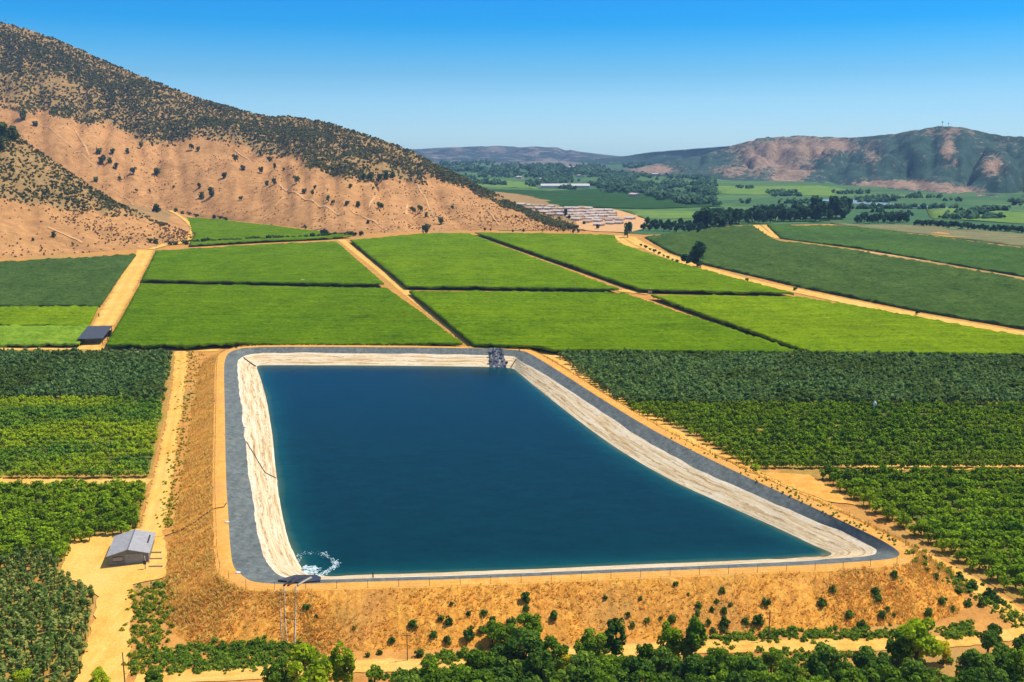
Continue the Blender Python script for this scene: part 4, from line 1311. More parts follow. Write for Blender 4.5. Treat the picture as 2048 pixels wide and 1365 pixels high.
for i, (x, y, r) in enumerate(HT):
    p = hit(x, y + r * 0.8)
    s = r * depth_of(p) / F * 0.95
    o = link('hill_tree', random.choice(hm), None, (p.x, p.y, p.z - 0.05 * s))
    o.scale = (s, s, s * random.uniform(0.95, 1.25)); o.rotation_euler[2] = random.uniform(0, 6.28)
    k = H5[i][:2] if i < len(H5) else None
    tag(o, HSPEC.get(k, 'small dark tree scattered on the bare tan hillside'), 'tree', 'scattered trees on the tan hill')

# hedge of dark bushes along the top of the left vineyards
hedge_pts = [(300, 492), (340, 491), (372, 490), (395, 489), (415, 488), (440, 487), (465, 486), (500, 484), (525, 483), (550, 481), (575, 480), (600, 479), (625, 478), (648, 476), (670, 474), (690, 473), (710, 473)]
for k, (x, y) in enumerate(hedge_pts):
    for q in range(2):
        p = G(x + q * 12, y - q * 0.4)
        o = link('hedge_tree', random.choice(hm), None, (p.x, p.y, drop(p.x, p.y) - 0.3))
        s = random.uniform(1.8, 2.8) * (1.5 if (k == 13 and q == 0) else 1); o.scale = (s * 1.5, s, s); o.rotation_euler[2] = random.uniform(-0.3, 0.3)
        tag(o, 'dark bush in the hedge row along the top of the vineyards', 'bush', 'bushes of the hedge row')
for x, y in ((352, 433), (365, 434), (378, 434), (392, 436), (428, 438), (440, 440), (452, 441)):
    p = G(x, y); o = link('hedge_tree', random.choice(hm), None, (p.x, p.y, drop(p.x, p.y) - 0.3)); s = random.uniform(2, 2.8); o.scale = (s * 1.4, s, s)
    tag(o, 'dark bush on the upper edge of the small wedge field', 'bush', 'bushes above the wedge field')

# ---- belt trees
belt_me = []
for _ in range(4):
    cm = crown_mesh(M['belt'], 240, (0.42, 0.42, 0.5), 10, 0.085, 0.56, core=0.68, lump=(0.26, 0.4))
    tm = MB().tube([(0, 0, -0.03), (0, 0, 0.3), (0.01, 0, 0.6)], [0.035, 0.028, 0.012], 6).mesh('trunk', M['bark'])
    belt_me.append((cm, tm))


def belt_tree(px, py, hpx, wide, label, group, name='belt_tree'):
    p = G(px, py); z = drop(p.x, p.y)
    h = hpx * depth_of(p) / F
    e = empty(name, (p.x, p.y, z), random.uniform(0, 6.28), label=label, cat='tree', group=group)
    cm, tm = random.choice(belt_me)
    c = link('crown', cm, e); c.scale = (h * wide, h * wide, h)
    t = link('trunk', tm, e); t.scale = (h, h, h)
    return e


for k in range(68):
    x = 1403 + k * 4.3 + random.uniform(-4, 4)
    y = np.interp(x, [1400, 1500, 1690], [461, 446, 440]) + random.uniform(-5, 3)
    big = 1.35 if (1630 < x < 1650 or x > 1670 or x < 1435) else 1.0
    belt_tree(x, y, random.uniform(22, 36) * big, random.uniform(0.8, 1.15), 'tall dark tree in the dense belt behind the dark field', 'trees of the dense belt')
for k in range(15):
    belt_tree(1716 + k * 7 + random.uniform(-2, 2), 447 + random.uniform(-3, 1.5), random.uniform(13, 24), random.uniform(0.9, 1.3), 'dark tree in the short clump right of the dense belt', 'trees of the short clump')
for k in range(42):
    x = 1830 + k * 5.6
    belt_tree(x, np.interp(x, [1830, 2070], [452, 468]) + random.uniform(-1.5, 1), random.uniform(9, 15), random.uniform(0.9, 1.3), 'small dark tree in the thin line across the right plain', 'trees of the thin line')
for k in range(26):
    x = 1285 + k * 4.6
    belt_tree(x + random.uniform(-2, 2), np.interp(x, [1285, 1400], [462, 467]) - (k % 3) * 5, random.uniform(13, 20), random.uniform(0.8, 1.2), 'dark tree in the square block beside the village', 'trees of the village block')
belt_tree(1255, 476, 34, 0.75, 'single tall dark tree where the curved road meets the village', None, 'dark_tree')
belt_tree(1394, 535, 54, 1.0, 'large dark tree beside the curved vineyard road', None, 'dark_tree')
belt_tree(1372, 532, 24, 1.3, 'low dark tree left of the large dark roadside tree', None, 'dark_tree')
belt_tree(1400, 536, 14, 1.6, 'small bush at the foot of the large dark roadside tree', None, 'dark_tree')
belt_tree(1131, 436, 16, 0.9, 'dark tree standing among the village houses, taller of two', None, 'dark_tree')
belt_tree(1138, 443, 10, 1.0, 'lower dark tree standing among the village houses', None, 'dark_tree')
for x, y, s in ((1494, 563, 7), (1590, 582, 8), (1835, 630, 9)):
    belt_tree(x, y, s, 1.5, 'little dark bush on the verge of the curved road', 'bushes on the curved road verge', 'verge_bush')
for k in range(9):
    belt_tree(1282 + k * 9, 491 + k * 4.2 + 2, random.uniform(5, 8), 1.5, 'low dark bush between the two tracks near the village', 'bushes between the tracks', 'verge_bush')

# ---- far valley trees as a mass
T_FT = [leaf_cloud(10, (1, 1, 0.9), 4, 0.55, 0.7, jitter=0.4) for _ in range(4)]
pts, szs = [], []
while len(pts) < 2300:
    px, py = rng.uniform(880, 1430), rng.uniform(326, 418)
    lo = np.interp(px, [880, 960, 1100, 1240, 1440], [352, 360, 366, 380, 412])
    if py > lo + 10: continue
    nz = noise.fractal(Vector((px * 0.015, py * 0.09, 3)), 1.0, 2.0, 3)
    if nz + rng.normal(0, 0.14) < 0.02: continue
    p = G(px, py)
    if BVH.ray_cast(EYE, ray(px, py).normalized())[3] < (p - EYE).length - 60: continue
    pts.append((p.x, p.y, 0.2)); szs.append(rng.uniform(0.7, 1.5) * (5.5 if py > 350 else 9))
stuff('woodland', T_FT, pts, np.array(szs) * 0.8, M['far_tree'], 'hazy trees dotted over the far valley floor', tvar=0.2)
pts = []
while len(pts) < 700:
    px = rng.uniform(1430, 2048); py = rng.uniform(362, 440)
    lo = np.interp(px, [1430, 1700, 2048], [366, 380, 405])
    if py < lo: continue
    if noise.noise(Vector((px * 0.01, py * 0.2, 8))) < 0.28: continue
    p = G(px, py); pts.append((p.x, p.y, 0.2))
stuff('woodland', T_FT, pts, rng.uniform(2.0, 4.5, len(pts)), M['far_tree'], 'hazy hedges and trees on the right plain under the mountain', tvar=0.2)


# ------------------------------------------------------------------ village
def house_proto(roofmat, w, dpt, h, name):
    e = empty(name, (0, 0, 0))
    b = MB().box(-w / 2, w / 2, -dpt / 2, dpt / 2, -0.5, h)
    link('wall', b.mesh('wall', M['house_wall']), e)
    r = MB().poly_prism([(-w / 2 - 0.5, h - 0.1), (w / 2 + 0.5, h - 0.1), (0.0, h + 1.6)], -dpt / 2 - 0.5, dpt / 2 + 0.5)
    link('roof', r.mesh('roof', M[roofmat]), e)
    d_ = MB().box(-0.5, 0.5, -dpt / 2 - 0.06, -dpt / 2 + 0.02, 0.0, 2.1)
    link('door', d_.mesh('door', M['wood']), e)
    for sx in (-1, 1):
        wn = MB().box(sx * w * 0.3 - 0.6, sx * w * 0.3 + 0.6, -dpt / 2 - 0.05, -dpt / 2 + 0.02, 1.0, 2.1)
        link('window', wn.mesh('window', M['glass']), e)
    return e


protos = [house_proto('house_roof', 8, 9, 2.8, 'village_house'), house_proto('house_roof_tan', 9, 8, 2.8, 'village_house')]
used = [False, False]
VH = []
rows_v = [((1040, 412), (1100, 416), 5), ((1062, 420), (1180, 419), 9), ((1085, 427), (1215, 424), 10), ((1105, 433), (1225, 429), 9), ((1145, 437), (1228, 434), 7), ((1150, 442), (1225, 440), 6), ((1175, 447), (1262, 440), 5), ((1200, 452), (1240, 449), 3)]
sheet('village_ground', [(1030, 410), (1100, 412), (1230, 420), (1290, 436), (1300, 455), (1260, 466), (1190, 464), (1100, 452), (1060, 430)], 12, 0.5, M['hill_path'], 'bare tan ground under the village houses', flat=True)
for a, b, n in rows_v:
    for k in range(n):
        t = (k + random.uniform(-0.2, 0.2)) / max(1, n - 1)
        x, y = a[0] + (b[0] - a[0]) * t, a[1] + (b[1] - a[1]) * t + random.uniform(-0.8, 0.8)
        p = hit(x, y)
        kind = 0 if random.random() < 0.72 else 1
        if not used[kind]: e = protos[kind]; used[kind] = True
        else: e = copy_tree(protos[kind])
        e.location = (p.x, p.y, drop(p.x, p.y)); e.rotation_euler[2] = 1.05 + random.uniform(-0.12, 0.12); e.scale = (random.uniform(0.7, 1.0), random.uniform(0.8, 1.25), 0.85)
        tag(e, 'small pale roofed house in the village rows beside the bare hill foot' if kind == 0 else 'small tan roofed house in the village rows beside the bare hill foot', 'house', 'village houses')
p = G(1130, 377)
e = empty('greenhouse', (p.x, p.y, 0.2), label='long white building standing alone in the far green valley', cat='building')
link('wall', MB().box(-45, 45, -14, 14, -0.5, 5).mesh('wall', M['greenhouse']), e)
link('roof', MB().poly_prism([(-15, 5.0), (15, 5.0), (0, 8.5)], -46, 46).mesh('roof', M['greenhouse']), e).rotation_euler[2] = math.pi / 2
fp = house_proto('house_roof', 14, 16, 5, 'farm_house')
FH = [(1160, 355), (1085, 362), (1240, 360), (1220, 372), (1325, 388), (1345, 391), (1270, 395), (1180, 345), (1040, 358), (1140, 340), (1090, 335), (1410, 388), (1310, 352), (1380, 402), (940, 338)]
for i, (x, y) in enumerate(FH):
    e = fp if i == 0 else copy_tree(fp)
    p = G(x, y); e.location = (p.x, p.y, 0.2); s = 1.0 if y > 350 else 1.7; e.scale = (s, s, s); e.rotation_euler[2] = random.uniform(0, 3)
    tag(e, 'tiny pale farm house among the hazy far trees', 'house', 'far farm houses')
sheet('lake', [(1625, 401), (1690, 400), (1780, 408), (1900, 417), (1910, 421), (1800, 417), (1700, 408)], 15, 0.9, plain('pale_pond', (0.36, 0.46, 0.52), 0.2, 0.5, 0.15, 0.01), 'narrow pale blue strip of water on the right plain')


# ------------------------------------------------------------------ pump house
pc = G(256, 1131)
gz0 = drop(pc.x, pc.y) + 0.18
W, Dp, H, RH = 7.8, 10.5, 2.25, 1.05
ph = empty('pump_house', (pc.x - 1.0, pc.y + Dp / 2, gz0), math.radians(13), label='grey pump house with pale gable roof in the orange dirt yard', cat='shed')
y0, y1 = -Dp / 2, Dp / 2
b = MB().poly_prism([(-W / 2, -0.3), (W / 2, -0.3), (W / 2, H), (0, H + RH), (-W / 2, H)], y0, y1)
link('wall', b.mesh('wall', M['wall_grey']), ph)
b = MB(); ov, th_ = 0.35, 0.1
ex = W / 2 + ov; ez = H - ov * RH / (W / 2)
b.poly_prism([(-ex, ez + 0.02), (0, H + RH + 0.02), (0, H + RH + 0.02 + th_), (-ex, ez + 0.02 + th_)], y0 - 0.55, y1 + 0.4)
b.poly_prism([(0, H + RH + 0.02), (ex, ez + 0.02), (ex, ez + 0.02 + th_), (0, H + RH + 0.02 + th_)], y0 - 0.55, y1 + 0.4)
rf = link('roof', b.mesh('roof', M['sheet_roof']), ph)
link('ridge_cap', MB().box(-0.11, 0.11, y0 - 0.57, y1 + 0.42, H + RH + 0.10, H + RH + 0.19).mesh('ridge_cap', plain('dark_ridge', (0.16, 0.16, 0.17))), rf)
link('skylight', MB().poly_prism([(W * 0.40, H + RH * 0.20 + 0.13), (W * 0.44, H + RH * 0.12 + 0.13), (W * 0.44, H + RH * 0.12 + 0.17), (W * 0.40, H + RH * 0.20 + 0.17)], y0 + 4.5, y1 - 1.5).mesh('skylight', M['dark_pipe']), rf)
link('door', MB().box(-0.7, 2.9, y0 - 0.07, y0 + 0.02, -0.1, 2.15).mesh('door', M['door_grey']), ph)
wn = link('window', MB().box(-3.0, -1.2, y0 - 0.05, y0 + 0.02, 0.9, 1.7).mesh('window', plain('window_board', (0.33, 0.30, 0.26))), ph)
link('frame', MB().box(-3.1, -1.1, y0 - 0.08, y0 + 0.02, 0.78, 0.9).box(-3.1, -1.1, y0 - 0.08, y0 + 0.02, 1.7, 1.82).mesh('frame', M['dark_pipe']), wn)
link('post', MB().box(W / 2 + 0.05, W / 2 + 0.22, y0 - 0.5, y0 - 0.33, -0.3, H - 0.15).mesh('post', M['steel']), ph)
# pole and manifold beside the shed
p = G(291, 1140)
e = empty('meter_post', (p.x, p.y, drop(p.x, p.y)), label='grey meter post with box at the right corner of the pump house', cat='post')
link('post', MB().box(-0.09, 0.09, -0.09, 0.09, -0.2, 2.9).mesh('post', M['steel']), e)
link('meter_box', MB().box(-0.28, 0.28, -0.3, -0.09, 1.2, 2.0).mesh('meter_box', M['dark_pipe']), e)
for k, (x, y) in enumerate(((302, 1108), (303, 1120), (304, 1136))):
    p = G(x, y); z = drop(p.x, p.y) + 0.35
    e = empty('outlet_pipe', (p.x, p.y, z), label=('topmost', 'middle', 'nearest')[k] + ' short pale pipe sticking out beside the pump house', cat='pipe', group='short pipes beside the pump house')
    link('tube', MB().tube([(-0.6, 0, 0), (2.2, 0.1, 0)], 0.14, 8).mesh('tube', M['pale_pipe']), e)
    link('flange', MB().tube([(2.1, 0.1, 0), (2.25, 0.1, 0)], 0.24, 10).mesh('flange', M['steel']), e)
    link('stand', MB().box(0.8, 1.0, -0.12, 0.2, -0.6, -0.1).mesh('stand', M['concrete']), e)


def laid_pipe(name, pts, r, mat, label, group=None, lift=0.0):
    P = [hit(*p) for p in pts]
    C = catmull([tuple(p) for p in P], 1)
    out = []
    for a, b_ in zip(C, C[1:]):
        n = max(2, int(np.linalg.norm(b_ - a) / 1.5))
        for k in range(n):
            q = a + (b_ - a) * k / n
            out.append((q[0], q[1], drop(q[0], q[1]) + r * 0.8 + lift))
    q = C[-1]; out.append((q[0], q[1], drop(q[0], q[1]) + r * 0.8 + lift))
    zz = np.array([o_[2] for o_ in out])
    if len(zz) > 4:
        zz[1:-1] = np.maximum(zz[1:-1], (zz[:-2] + zz[2:]) / 2)
    out = [(a[0], a[1], z) for a, z in zip(out, zz)]
    o = link(name, MB().tube(out, r, 8).mesh(name, mat))
    return tag(o, label, 'pipe', group)


laid_pipe('water_pipe', [(300, 1077), (345, 1071), (390, 1045), (430, 1018), (448, 1015), (490, 1016)], 0.11, M['dark_pipe'], 'dark pipe climbing the left embankment from the pump house roof side')
laid_pipe('water_pipe', [(452, 924), (495, 932), (530, 946), (552, 957)], 0.11, M['dark_pipe'], 'dark pipe crossing the left liner and pale shore into the water')
laid_pipe('water_pipe', [(561, 1177), (560, 1215), (563, 1260), (566, 1295)], 0.10, M['pale_pipe'], 'leftmost thin pale pipe running down the front embankment', 'pale pipes on the front embankment')
laid_pipe('water_pipe', [(569, 1175), (570, 1215), (572, 1260), (574, 1290)], 0.12, M['pale_pipe'], 'middle thin pale pipe running down the front embankment', 'pale pipes on the front embankment')
laid_pipe('water_pipe', [(592, 1174), (592, 1200), (591, 1240), (590, 1292)], 0.15, M['pale_pipe'], 'rightmost and thickest pale pipe running down the front embankment', 'pale pipes on the front embankment')
laid_pipe('crease_shade', [(466, 706), (490, 719), (512, 734)], 0.22, M['dark_pipe'], 'dark tube drawn as the shaded crease in the far left bank corner')  # dark tubes stand in for the shade in the corner creases
laid_pipe('crease_shade', [(1040, 709), (1032, 720), (1022, 736)], 0.22, M['dark_pipe'], 'dark tube drawn as the shaded crease in the far right bank corner')

# three inlet pipes over the front left lip, their water and foam
inl = empty('inlet_apron', tuple(PZ(600, 1161, -0.9)), label='dark inlet apron with pipe mouths at the front left corner of the reservoir', cat='inlet')
A = inl.location
V, T = [], []
ap = [(556, 1160, -0.7), (590, 1150, -2.2), (632, 1150, -2.6), (642, 1154, -2.2), (640, 1161, -0.8), (600, 1165, -0.25)]
b = MB()
pw = [PZ(x, y, z + 0.5) - A for x, y, z in ap]
tv = [b.bm.verts.new(p) for p in pw]; bv = [b.bm.verts.new(p - Vector((0, 0, 0.35))) for p in pw]
b.bm.faces.new(tv); b.bm.faces.new(bv[::-1])
for k in range(len(tv)): b.bm.faces.new((tv[k], bv[k], bv[(k + 1) % len(tv)], tv[(k + 1) % len(tv)]))
link('apron_sheet', b.mesh('apron_sheet', plain('black_sheet', (0.035, 0.04, 0.055), 0.4, 0.4)), inl)
for k, (x0, xe) in enumerate(((568, 588), (576, 604), (595, 622))):
    a = PZ(x0, 1171, 0.3) - A; m_ = PZ((x0 + xe) / 2, 1163, 0.15) - A; c = PZ(xe, 1156, -0.9) - A
    link('pipe_mouth', MB().tube([a, m_, c], [0.2, 0.2, 0.24], 8).mesh('pipe_mouth', M['pale_pipe'] if k == 2 else M['dark_pipe']), inl)

foamV, foamF, ft = [], [], []


def foam_disc(x, y, z, r):
    n = 9
    i = len(foamV)
    ph0 = random.uniform(0, 6)
    for k in range(n):
        a = 2 * math.pi * k / n
        q = r * random.uniform(0.45, 1.2)
        foamV.append((x + math.cos(a + ph0) * q * 1.5, y + math.sin(a + ph0) * q, z + random.uniform(0, 0.01)))
    for k in range(1, n - 1): foamF.append((i, i + k, i + k + 1))


zf = Z_WAT + 0.03
arc = catmull([PZ(x, y, Z_WAT) for x, y in ((598, 1122), (600, 1110), (618, 1106), (640, 1107), (655, 1112), (668, 1122), (672, 1129), (664, 1138), (650, 1146), (636, 1151))], 24)
for i, p in enumerate(arc):
    t = i / len(arc)
    dens = 0.05 if 0.12 < t < 0.36 else (0.16 if t < 0.55 else 0.32)
    for _ in range(8):
        if random.random() < dens:
            foam_disc(p[0] + random.gauss(0, 0.35), p[1] + random.gauss(0, 0.45), zf + random.uniform(0, 0.02), random.uniform(0.05, 0.17) * (0.7 + 0.6 * dens))
for _ in range(170):
    p = PZ(random.gauss(622, 8), random.gauss(1142, 4.5), Z_WAT)
    if inside(WE, np.array([p.x]), np.array([p.y]))[0]: foam_disc(p.x, p.y, zf + random.uniform(0.02, 0.25), random.uniform(0.07, 0.24))
foamF_ = np.array(foamF)
o = link('foam', mesh_np('foam', foamV, foamF_, M['foam']))
tag(o, 'white foam and ripple ring where the inlet water enters', kind='stuff')
b = MB()
for k in range(26):
    p = PZ(random.uniform(605, 632), random.uniform(1136, 1152), Z_WAT)
    b.blob((p.x, p.y, Z_WAT + random.uniform(0, 0.35)), random.uniform(0.15, 0.5), 1, 0.5, (1.4, 1, 0.7), k)
for k in range(16):
    p = hit(random.uniform(556, 640), random.uniform(1156, 1166))
    b.blob((p.x, p.y, p.z + 0.12), random.uniform(0.15, 0.4), 1, 0.5, (1.8, 0.8, 0.4), k + 40)
o = link('splash', b.mesh('splash', M['foam'])); tag(o, 'white churning water at the inlet pipe mouths', kind='stuff')

# spillway of dark sheet and stones in the far bank
sp = [((981, 701), 0.35), ((1004, 700), 0.35)]
a = PZ(992, 700, 0.2)
e = empty('spillway', tuple(a), label='dark stone and sheet spillway chute in the far reservoir bank', cat='spillway')
ww = PZ(994, 736, Z_WAT)
rowsP = []
nrw, ncw = 12, 9
for i in range(nrw):
    t = i / (nrw - 1)
    cx_ = a.x + (ww.x - a.x) * t + 0.8 * t; cy_ = a.y + 0.8 + (ww.y - 0.8 - a.y) * t; cz_ = 0.35 + (Z_WAT - 0.4 - 0.35) * t
    hw = 2.1 + 1.5 * t
    for j in range(ncw):
        u = -1 + 2 * j / (ncw - 1)
        rowsP.append((cx_ + u * hw - a.x, cy_ - a.y, cz_ - a.z + 0.45 * (1 - u * u) * 1.2 + 0.4 * noise.noise(Vector((i * 0.9, j * 0.9, 1)))))
t_ = NT('spillway_sheet')
nz = t_.noise(t_.pos((1, 0.5, 1)), 0.9, 5, 0.7)
cc = t_.ramp(nz, [(0.36, (0.03, 0.035, 0.055)), (0.52, (0.09, 0.095, 0.12)), (0.66, (0.42, 0.41, 0.40))])
msp = t_.bsdf(cc, 0.6, 0.3, nz, 0.4, 0.2)
link('chute', mesh_np('chute', rowsP, grid_faces(nrw, ncw), msp), e)
b = MB()
for k in range(26):
    u, t = random.uniform(-1, 1), random.random()
    hw = 2.1 + 1.5 * t
    b.blob((0 + (ww.x - a.x) * t + 0.8 * t + u * hw * 1.05, 0.8 + (ww.y - 0.8 - a.y) * t - 0.2, 0.35 - a.z + (Z_WAT - 0.75) * t + 0.3), random.uniform(0.35, 0.75), 2, 0.4, (1, 1, 0.8), k)
link('stones', b.mesh('stones', plain('dark_stone', (0.09, 0.095, 0.12), 0.85, 0.2, 0.5, 1.0)), e)['kind'] = 'stuff'
link('sill', MB().box(-2.6, 2.8, 0.9, 1.5, -0.1, 0.35).mesh('sill', M['concrete']), e)

# white sandbags holding the liner
sandbag = [(452, 810, 'small white sandbag on the outer liner edge, upper left'), (489, 855, 'white sandbag at the liner and shore boundary on the left'), (460, 922, 'long white marker plate on the left liner edge near the crossing pipe'), (454, 1046, 'tiny white sandbag on the lower left liner edge'), (476, 1147, 'white sandbag at the rounded front left liner corner')]
for i, (x, y, lb) in enumerate(sandbag):
    p = hit(x, y)
    b = MB().blob((0, 0, 0), 0.45, 2, 0.15, (2.2 if i == 2 else 1.2, 0.8, 0.45), i)
    o = link('sandbag', b.mesh('sandbag', M['white']), None, (p.x, p.y, p.z + 0.15)); tag(o, lb, 'sandbag')
# gauge post at the front waterline
p = hit(746, 1156)
e = empty('gauge_post', (p.x, p.y, p.z), label='short dark gauge post on the pale front shore', cat='post')
link('post', MB().tube([(0, 0, -0.3), (0, 0, 1.15)], 0.13, 8).mesh('post', M['dark_pipe']), e)
link('cap', MB().blob((0, 0, 1.2), 0.17, 2, 0.05).mesh('cap', M['dark_pipe']), e)

# ---- perimeter fence outside the crest
fpts, acc = [], 0
fline = OUT.copy(); fline[:, :2] += nrm * 2.6
keep = [j for j in range(NR) if not (OUT[j, 1] > 372)]
start = keep[0]
for s_ in range(NR):
    if OUT[s_, 1] <= 372 and OUT[(s_ - 1) % NR, 1] > 372: start = s_
seq = []
j = start
while OUT[j % NR, 1] <= 372 and len(seq) < NR:
    seq.append(fline[j % NR]); j += 1
seq = np.array(seq)
L = np.concatenate([[0], np.cumsum(np.linalg.norm(np.diff(seq[:, :2], axis=0), axis=1))])
npst = 96
q = np.linspace(0, L[-1], npst)
fx = np.interp(q, L, seq[:, 0]); fy = np.interp(q, L, seq[:, 1])
fz = np.array([drop(x, y) for x, y in zip(fx, fy)])
fe = empty('perimeter_fence', (fx[0], fy[0], fz[0]), label='thin wire fence on dark posts around the reservoir crest', cat='fence')
post_me = MB().tube([(0, 0, -0.3), (0, 0, 1.55)], [0.05, 0.04], 5).mesh('post', M['wood'])
for x, y, z in zip(fx, fy, fz):
    link('post', post_me, fe, (x - fx[0], y - fy[0], z - fz[0]))
for hgt in (0.5, 0.95, 1.4):
    b = MB().tube([(x - fx[0], y - fy[0], z - fz[0] + hgt) for x, y, z in zip(fx, fy, fz)], 0.009, 4)
    link('wire', b.mesh('wire', M['wood']), fe)

# ---- open shelter at the lane
p = G(182, 690)
e = empty('shelter', (p.x, p.y, drop(p.x, p.y)), math.radians(8), label='open sided shelter with dark flat roof at the lane end', cat='shelter')
sw, sdp = 9.5, 16.0
bm_ = MB()
rv = [bm_.bm.verts.new((x, y, 2.7 + (y + 0.8) / sdp * 2.2 + dz)) for dz in (0, 0.16) for x, y in ((-sw / 2 - 0.4, -0.8), (sw / 2 + 0.4, -0.8), (sw / 2 + 0.4, sdp + 0.5), (-sw / 2 - 0.4, sdp + 0.5))]
for f in ((3, 2, 1, 0), (4, 5, 6, 7), (0, 1, 5, 4), (1, 2, 6, 5), (2, 3, 7, 6), (3, 0, 4, 7)): bm_.bm.faces.new([rv[i] for i in f])
link('roof', bm_.mesh('roof', M['dark_roof']), e)
for sx in (-1, 1):
    for fy_ in (0.0, 0.5, 1.0):
        link('post', MB().box(sx * sw / 2 - 0.13, sx * sw / 2 + 0.13, fy_ * sdp - 0.13, fy_ * sdp + 0.13, -0.3, 2.72 + fy_ * 2.2).mesh('post', M['wood']), e)
link('back_wall', MB().box(-sw / 2 + 0.15, sw / 2 - 0.15, sdp - 0.3, sdp - 0.18, 0, 3.4).mesh('back_wall', plain('dark_boards', (0.06, 0.055, 0.05))), e)
p = G(158, 688)
o = link('tarp_pile', MB().blob((0, 0, 0.5), 1.1, 2, 0.3, (1.3, 1, 0.7)).mesh('tarp_pile', plain('cream_tarp', (0.62, 0.52, 0.38))), None, (p.x, p.y, drop(p.x, p.y))); tag(o, 'cream coloured heap under the left front corner of the shelter', 'heap')
p = G(198, 635)
o = link('marker_post', MB().tube([(0, 0, -0.2), (0, 0, 1.3), (0.05, 0, 1.9)], [0.25, 0.3, 0.18], 8).mesh('marker_post', M['dark_pipe']), None, tuple(p)); tag(o, 'small dark upright post on the tan lane behind the shelter', 'post')
p = G(240, 690)
o = link('tarp_sheet', MB().box(-3, 3, -1.2, 1.2, 0.05, 0.35).mesh('tarp_sheet', M['house_wall']), None, (p.x, p.y, drop(p.x, p.y) + 0.15)); tag(o, 'pale sheet lying on the track right of the shelter', 'sheet')

# ---- thin poles
def pole(px, py, hpx, r, mat, label, name='utility_pole', cat='pole', group=None, arm=True):
    p = hit(px, py)
    h = hpx * depth_of(p) / F
    e = empty(name, tuple(p), label=label, cat=cat, group=group)
    link('pole', MB().tube([(0, 0, -0.4), (0, 0, h)], [r, r * 0.7], 7).mesh('pole', mat), e)
    if arm: link('crossarm', MB().box(-0.7, 0.7, -0.05, 0.05, h * 0.9, h * 0.9 + 0.1).mesh('crossarm', mat), e)


pole(1537, 1282, 66, 0.11, M['wood'], 'thin wooden pole by the bottom track, right half')
pole(815, 1322, 60, 0.09, M['wood'], 'thin wooden pole by the bottom track below the embankment clump')
pole(250, 1368, 68, 0.12, M['wood'], 'wooden post at the bottom of the dirt yard', arm=False)
for x, y, hp, lb in ((975, 580, 22, 'thin pale pole on the cross lane near the bare dirt spot'), (1150, 582, 22, 'thin pale pole on the cross lane left of the lane crossing'), (1457, 588, 20, 'thin pale pole on the cross lane right of the lane crossing'),
                     (1618, 712, 22, 'thin pale pole at the end of the dark diagonal lane')):
    pole(x, y, hp, 0.12, M['pale_pipe'], lb, 'field_pole', 'pole', 'poles on the vineyard lanes')
p = G(1300, 587)
o = link('valve_box', MB().box(-1.1, 1.1, -0.8, 0.8, 0, 1.8).poly_prism([(-1.3, 1.8), (1.3, 1.8), (0, 2.4)], -0.9, 0.9).mesh('valve_box', M['white']), None, (p.x, p.y, drop(p.x, p.y) + 0.2)); tag(o, 'white valve hut at the vineyard lane crossing', 'hut')
p = G(605, 568)
o = link('hoop', MB().tube([(-2.2 * math.cos(a), 0, 2.6 * math.sin(a)) for a in np.linspace(0, math.pi, 9)], 0.22, 6).mesh('hoop', M['white']), None, (p.x, p.y, drop(p.x, p.y))); tag(o, 'white hoop on the cross lane of the left vineyards', 'hoop')
p = G(1750, 806, 3.0)
o = link('white_tank', MB().tube([(0, 0, 0), (0, 0, 3.0), (0, 0, 3.5)], [0.5, 0.5, 0.2], 12).mesh('white_tank', M['white']), None, (p.x, p.y, float(gz(p.x, p.y)))); tag(o, 'white tank standing among the right orchard trees', 'tank')
# masts on the hill tops
for x, y, hp, lb in ((12, 48, 14, 'thin radio mast on the top of the high left hill'), (1884, 255, 16, 'left thin radio mast on the right mountain top'), (1896, 255, 13, 'right thin radio mast on the right mountain top')):
    dr = ray(x, y); h = BVH.ray_cast(EYE, ray(x, y + 4).normalized())
    p = h[0]; hh = hp * depth_of(p) / F
    e = empty('radio_mast', (p.x, p.y, p.z), label=lb, cat='mast')
    link('mast', MB().tube([(0, 0, -2), (0, 0, hh)], [hh * 0.035, hh * 0.02], 5).mesh('mast', M['steel']), e)
    link('antenna', MB().box(-hh * 0.08, hh * 0.08, -hh * 0.03, hh * 0.03, hh * 0.8, hh * 0.95).mesh('antenna', M['steel']), e)

# ------------------------------------------------------------------ light, sky, air
SUN = Vector((0.46, 0.15, 0.87)).normalized()
sl = bpy.data.lights.new('sun', 'SUN'); sl.energy = 4.1; sl.angle = math.radians(0.5); sl.color = (1.0, 0.92, 0.76)
so = bpy.data.objects.new('sun', sl); COL.objects.link(so)
so.rotation_euler = SUN.to_track_quat('Z', 'Y').to_euler()
w = bpy.data.worlds.new('World'); scene.world = w; w.use_nodes = True
nt = w.node_tree; nt.nodes.clear()
out = nt.nodes.new('ShaderNodeOutputWorld'); bg = nt.nodes.new('ShaderNodeBackground'); sky = nt.nodes.new('ShaderNodeTexSky')
sky.sky_type = 'NISHITA'; sky.sun_disc = False
sky.sun_elevation = math.asin(SUN.z); sky.sun_rotation = math.atan2(SUN.x, SUN.y)
sky.air_density = 1.0; sky.dust_density = 0.3; sky.ozone_density = 2.0; sky.altitude = 300
tc = nt.nodes.new('ShaderNodeTexCoord'); sx = nt.nodes.new('ShaderNodeSeparateXYZ'); mr = nt.nodes.new('ShaderNodeMapRange')
mr.inputs['From Min'].default_value = 0.0; mr.inputs['From Max'].default_value = 1.0
rp = nt.nodes.new('ShaderNodeValToRGB')
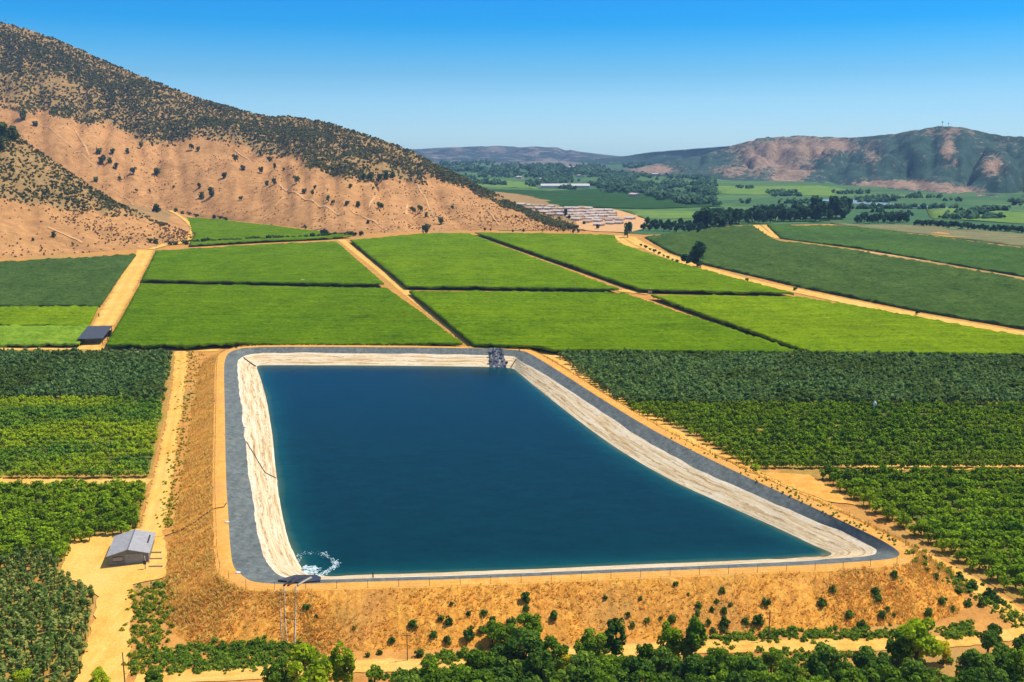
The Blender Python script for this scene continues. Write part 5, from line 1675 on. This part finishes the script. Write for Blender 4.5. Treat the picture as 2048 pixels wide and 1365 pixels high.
SKYRAMP = [(0.0, (0.58, 0.897, 1.256)), (0.005, (0.58, 0.897, 1.256)), (0.024, (0.52, 0.839, 1.173)), (0.043, (0.454, 0.796, 1.095)), (0.0665, (0.258, 0.607, 0.877)), (0.0896, (0.12, 0.532, 0.853)), (0.1125, (0.006, 0.454, 0.842)), (0.133, (0.006, 0.429, 0.861)), (0.22, (0.062, 0.262, 0.688)), (0.5, (0.8, 0.82, 0.85)), (0.9, (1.0, 0.95, 0.9))]
el = rp.color_ramp.elements
while len(el) < len(SKYRAMP): el.new(0.5)
for a, (p_, c_) in zip(el, SKYRAMP): a.position = p_; a.color = (*c_, 1)
mul = nt.nodes.new('ShaderNodeMix'); mul.data_type = 'RGBA'; mul.blend_type = 'MULTIPLY'; mul.inputs[0].default_value = 1.0
nt.links.new(tc.outputs['Generated'], sx.inputs[0]); nt.links.new(sx.outputs['Z'], mr.inputs['Value']); nt.links.new(mr.outputs[0], rp.inputs[0])
nt.links.new(sky.outputs[0], mul.inputs[6]); nt.links.new(rp.outputs[0], mul.inputs[7])
nt.links.new(mul.outputs[2], bg.inputs['Color']); bg.inputs['Strength'].default_value = 0.15
nt.links.new(bg.outputs[0], out.inputs['Surface'])

HAZE = 0.00009
if HAZE:
    hz = MB().box(-9200, 9200, -400, 6800, -11, 420).mesh('haze', bpy.data.materials.new('haze'))
    hm_ = hz.materials[0]; hm_.use_nodes = True; n_ = hm_.node_tree; n_.nodes.clear()
    o_ = n_.nodes.new('ShaderNodeOutputMaterial'); pv = n_.nodes.new('ShaderNodeVolumePrincipled')
    pv.inputs['Density'].default_value = HAZE; pv.inputs['Color'].default_value = (0.36, 0.60, 1.0, 1); pv.inputs['Anisotropy'].default_value = 0.0
    n_.links.new(pv.outputs[0], o_.inputs['Volume'])
    tag(link('haze', hz), 'thin blue haze over the valley', kind='stuff')

scene.view_settings.view_transform = 'Standard'
scene.view_settings.look = 'None'
scene.view_settings.exposure = 0.25
scene.view_settings.gamma = 1.0
scene.cycles.max_bounces = 6
scene.cycles.diffuse_bounces = 3
scene.cycles.glossy_bounces = 2
scene.cycles.transmission_bounces = 3
scene.cycles.volume_bounces = 0
scene.cycles.transparent_max_bounces = 4
